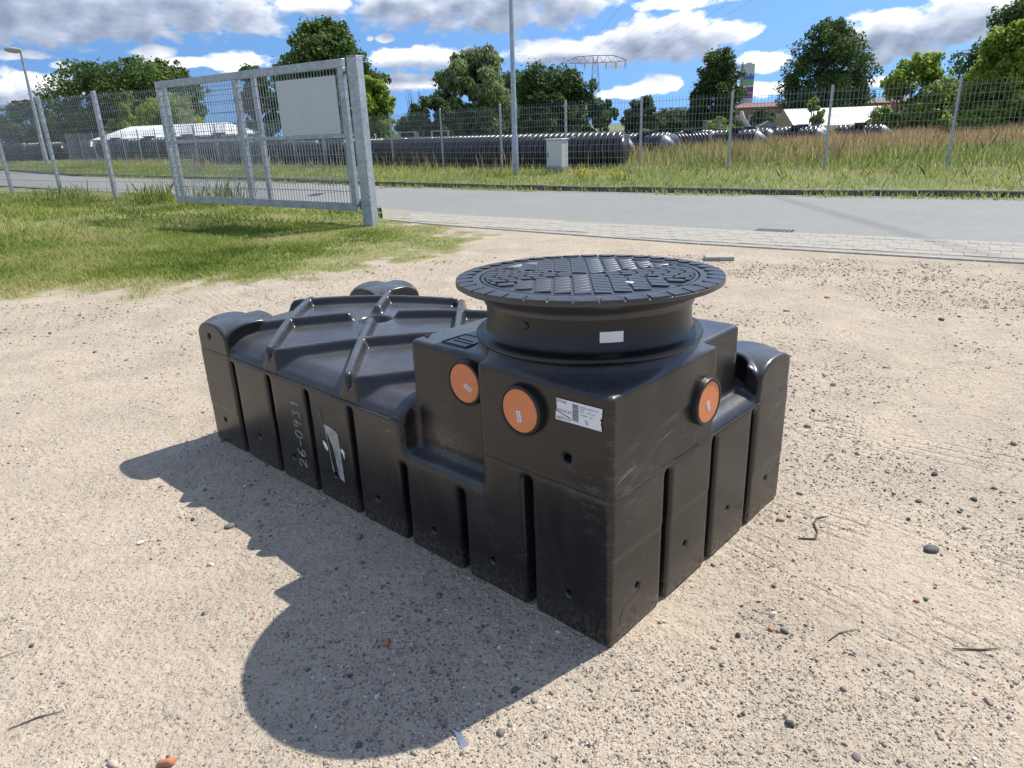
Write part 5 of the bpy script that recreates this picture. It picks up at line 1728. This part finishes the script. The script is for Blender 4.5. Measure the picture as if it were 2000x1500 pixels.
flower_clump((11.6, 15.3), 0.5, 1.0, 110, 'tall yellow flowering weed at the right edge')
flower_clump((20.2, 33.5), 0.8, 0.8, 50, 'yellow flowers in the red weeds near the light tree')
flower_clump((22.6, 31.0), 0.8, 0.7, 40, 'yellow flowers among red weeds at the right edge')
flower_clump((-8.9, 18.6), 0.6, 0.8, 120, 'bright green weed at the left end of the gate', False)
flower_clump((-6.9, 17.6), 0.6, 0.9, 120, 'leafy weed behind the middle of the gate', False)
flower_clump((-12.5, 21.0), 0.5, 1.4, 90, 'dry seeding weed at the foot of the left fence', False)

# ------------------------------------------------------------------ gravel
def icos():
    p = (1 + 5 ** 0.5) / 2
    v = np.array([(-1, p, 0), (1, p, 0), (-1, -p, 0), (1, -p, 0), (0, -1, p), (0, 1, p), (0, -1, -p), (0, 1, -p), (p, 0, -1), (p, 0, 1), (-p, 0, -1), (-p, 0, 1)], float)
    v /= np.linalg.norm(v[0])
    f = np.array([(0, 11, 5), (0, 5, 1), (0, 1, 7), (0, 7, 10), (0, 10, 11), (1, 5, 9), (5, 11, 4), (11, 10, 2), (10, 7, 6), (7, 1, 8), (3, 9, 4), (3, 4, 2), (3, 2, 6), (3, 6, 8), (3, 8, 9), (4, 9, 5), (2, 4, 11), (6, 2, 10), (8, 6, 7), (9, 8, 1)])
    return v, f
IV, IF = icos()

def stone_mat():
    mt, nt, b = new_mat('pebble')
    at = N(nt, 'ShaderNodeAttribute', attribute_name='tone')
    c = ramp(nt, at.outputs['Fac'], [(0.0, (0.065, 0.065, 0.07)), (0.3, (0.15, 0.14, 0.135)), (0.55, (0.29, 0.245, 0.2)), (0.8, (0.46, 0.39, 0.31)), (0.93, (0.66, 0.61, 0.53)), (0.95, (0.42, 0.16, 0.09)), (1.0, (0.5, 0.21, 0.12))])
    nt.links.new(c, b.inputs['Base Color'])
    b.inputs['Roughness'].default_value = 0.85
    b.inputs['Specular IOR Level'].default_value = 0.3
    return mt
M_STONE = stone_mat()

rg = np.random.default_rng(55)
n = 190000
rad_ = 1.15 + 7.5 * rg.uniform(0, 1, n) ** 1.5
th = rg.uniform(R(-42), R(42), n)
x, y = rad_ * np.sin(th), rad_ * np.cos(th)
dens = sstep(0.36, 0.66, fbm(x * 1.5, y * 1.5, 91)) * (0.35 + 0.65 * sstep(-0.6, 1.2, x)) + 0.03
for gx, gy, gs, gk in ((0.80, 1.80, 0.07, 2.2), (0.74, 1.58, 0.09, 1.3), (0.45, 1.45, 0.16, 0.9), (0.9, 2.15, 0.10, 0.7), (-0.35, 1.75, 0.25, 0.8), (-0.5, 1.5, 0.2, 0.5)):
    dens = dens + gk * np.exp(-((x - gx) ** 2 + (y - gy) ** 2) / (2 * gs * gs))
k = (rg.uniform(0, 1, n) < dens) & (turf_value(x, y) < -0.1) & (line_side(x, y, EDGE) < -0.08)
# not under the tank
lx = (x - A0[0]) * ca + (y - A0[1]) * sa
ly = -(x - A0[0]) * sa + (y - A0[1]) * ca
k &= ~((lx > -0.005) & (lx < LV + 0.01) & (ly > -0.005) & (ly < LU + 0.01))
x, y, rad_ = x[k], y[k], rad_[k]
n = len(x)
sz = np.minimum(0.0013 * np.exp(rg.normal(0, 0.55, n)) * (0.75 + 0.28 * rad_), 0.016)
q = IV[None] * (1 + rg.uniform(-0.38, 0.3, (n, 12, 1)))
q = q * np.stack([rg.uniform(0.8, 1.5, n), rg.uniform(0.7, 1.1, n), rg.uniform(0.45, 0.8, n)], 1)[:, None, :]
a = rg.uniform(0, 2 * np.pi, n)
c_, s_ = np.cos(a)[:, None], np.sin(a)[:, None]
q = np.stack([q[..., 0] * c_ - q[..., 1] * s_, q[..., 0] * s_ + q[..., 1] * c_, q[..., 2]], -1) * sz[:, None, None]
zy = yard_z(x, y) * edge_fade(x, y)
q += np.stack([x, y, zy + sz * 0.18], 1)[:, None, :]
V = q.reshape(-1, 3)
F = (IF[None] + (np.arange(n) * 12)[:, None, None]).reshape(-1, 3)
tone = np.clip(np.abs(rg.normal(0.52, 0.26, n)), 0, 0.925)
tone = np.repeat(np.where(rg.uniform(0, 1, n) < 0.008, 0.98, tone), 12)
gv = stuff(link('gravel', np_mesh('gravel', V, F, M_STONE, False, {'tone': tone})))
gv['label'] = 'small pebbles and grit scattered over the sandy yard'
gv['category'] = 'gravel'

def stone(name, pos, size, tone, label, cat='stone', flat=0.55, seed=0, group=None):
    rg = np.random.default_rng(seed + 100)
    import bmesh
    bm = bmesh.new()
    bmesh.ops.create_icosphere(bm, subdivisions=2, radius=1)
    V = np.array([v.co for v in bm.verts])
    F = np.array([[v.index for v in f.verts] for f in bm.faces])
    bm.free()
    pl_ = rg.normal(size=(15, 3))
    pl_ /= np.linalg.norm(pl_, axis=1)[:, None]
    for p in pl_:                       # chop flat facets
        d = V @ p
        lim = rg.uniform(0.45, 0.85)
        V = V - np.maximum(d - lim, 0)[:, None] * p
    V = V * np.array([1.0, rg.uniform(0.55, 0.85), flat]) * size
    me = np_mesh(name, V, F, M_STONE, False, {'tone': np.full(len(V), tone)})
    z = float(yard_z(np.array([pos[0]]), np.array([pos[1]]))[0])
    o = link(name, me, None, (pos[0], pos[1], z + size * flat * 0.35), rg.uniform(0, 6.28))
    return tag(o, label, cat, group)

STONES = [('brick_fragment', (-0.917, 1.384), 0.030, 0.98, 'red brick fragment at the lower left edge of the picture', 'brick'),
          ('stone', (-1.155, 2.277), 0.020, 0.86, 'flat pinkish stone on the sunlit sand left of the shadow'),
          ('stone', (-1.181, 2.539), 0.026, 0.35, 'flat grey stone crossed by the shadow edge of the tank'),
          ('stone', (-0.624, 2.415), 0.026, 0.45, 'grey stone in the shadow beside the fifth leg'),
          ('stone', (-1.063, 1.387), 0.021, 0.82, 'beige stone left of the red brick fragment'),
          ('stone', (-1.503, 2.447), 0.018, 0.92, 'whitish stone far out on the left sand'),
          ('pebble', (-1.072, 1.992), 0.011, 0.05, 'small dark pebble left of the round shadow'),
          ('brick_fragment', (-0.894, 1.955), 0.010, 0.99, 'tiny orange brick chip left of the round shadow', 'brick'),
          ('brick_fragment', (-0.421, 1.804), 0.024, 0.955, 'dark red brick fragment inside the round shadow', 'brick'),
          ('stone', (1.042, 2.435), 0.024, 0.66, 'pale rounded stone near the far leg of the sunlit end'),
          ('stone', (1.502, 2.201), 0.032, 0.22, 'long flat slate grey stone on the right sand'),
          ('stone', (1.839, 2.761), 0.022, 0.02, 'dark lump on the right sand near the tyre track'),
          ('stone', (1.87, 2.531), 0.019, 0.12, 'dark grey stone below the tyre track'),
          ('stone', (0.805, 1.865), 0.020, 0.9, 'whitish stone on top of the pebble heap'),
          ('brick_fragment', (0.778, 1.80), 0.014, 1.0, 'orange red brick chip in the middle of the pebble heap', 'brick'),
          ('stone', (0.816, 1.79), 0.018, 0.2, 'rounded grey stone right of the orange brick chip'),
          ('stone', (0.67, 1.78), 0.016, 0.03, 'black stone left of the pebble heap'),
          ('brick_fragment', (0.789, 1.938), 0.011, 0.985, 'small orange brick chip above the pebble heap', 'brick'),
          ('stone', (0.889, 1.544), 0.015, 0.42, 'brown stone below the pebble heap'),
          ('stone', (0.696, 1.428), 0.020, 0.06, 'dark flat stone near the bottom edge right of centre'),
          ('stone', (0.817, 1.32), 0.016, 0.4, 'angular grey stone at the bottom edge'),
          ('stone', (1.254, 1.488), 0.017, 0.6, 'beige angular stone near the lower right corner'),
          ('stone', (0.866, 2.017), 0.013, 0.36, 'small grey stone between tank and pebble heap'),
          ('stone', (0.029, 1.543), 0.015, 0.55, 'brownish stone just outside the shadow below the tank corner'),
          ('stone', (0.064, 1.511), 0.011, 0.93, 'white chip right of the brownish stone below the tank'),
          ('stone', (-0.064, 1.431), 0.018, 0.4, 'grey brown stone at the bottom edge below the tank'),
          ('stone', (2.366, 3.023), 0.026, 0.5, 'crumpled pale grey lump at the right edge'),
          ('stone', (2.232, 4.468), 0.022, 0.93, 'white chip on the sand right of the far pillar'),
          ('brick_fragment', (2.76, 5.981), 0.03, 0.99, 'orange brick chip on the sand behind the tank', 'brick'),
          ('stone', (1.9, 3.9), 0.03, 0.25, 'flat bluish grey stone right of the tank end'),
          ('stone', (3.3, 5.2), 0.035, 0.1, 'dark stone on the far right sand')]
for i, s_ in enumerate(STONES):
    stone(s_[0], s_[1], s_[2], s_[3], s_[4], s_[5] if len(s_) > 5 else 'stone', seed=i)

M_TWIG = simple('dry_twig', (0.09, 0.075, 0.06), rough=0.9, var=0.3, scale=30)
def twig(pts, r_, label, name='twig'):
    z = 0.004
    r_ = r_ * 0.55
    P = []
    for x_, y_ in pts:
        zz_ = float(yard_z(np.array([x_]), np.array([y_]))[0])
        P.append((x_, y_, zz_ + z))
    o = MB().tube(P, [r_ * 0.6] + [r_] * (len(P) - 2) + [r_ * 0.4], 6).build(name, M_TWIG, None, True)
    tag(o, label, 'twig')
twig([(1.06, 2.30), (1.12, 2.29), (1.15, 2.34), (1.16, 2.40), (1.19, 2.44), (1.24, 2.45)], 0.007, 'curved grey twig near the tank on the right sand')
twig([(0.93, 1.74), (0.98, 1.775), (1.05, 1.79)], 0.004, 'thin dark twig right of the pebble heap')
twig([(1.28, 1.69), (1.36, 1.68), (1.42, 1.685)], 0.005, 'short dark twig on the lower right sand')
twig([(-1.66, 1.80), (-1.6, 1.845)], 0.004, 'tiny stick at the left edge of the sand')
twig([(-1.42, 1.52), (-1.36, 1.56), (-1.30, 1.58)], 0.004, 'thin dry stick on the lower left sand')
scrap = MB().add([(-0.012, -0.035, 0.002), (0.010, -0.03, 0.006), (0.006, 0.0, 0.012), (-0.010, 0.005, 0.008), (0.0, 0.034, 0.004), (-0.014, 0.03, 0.010)], [(0, 1, 2, 3), (3, 2, 4, 5), (3, 2, 1, 0), (5, 4, 2, 3)]).build('metal_scrap', simple('shiny_foil', (0.6, 0.6, 0.6), rough=0.22, metal=0.9))
scrap.location = (-0.17, 1.423, 0.002)
scrap.rotation_euler = (0, 0, 0.35)
tag(scrap, 'shiny crumpled metal scrap just below the round shadow', 'scrap')
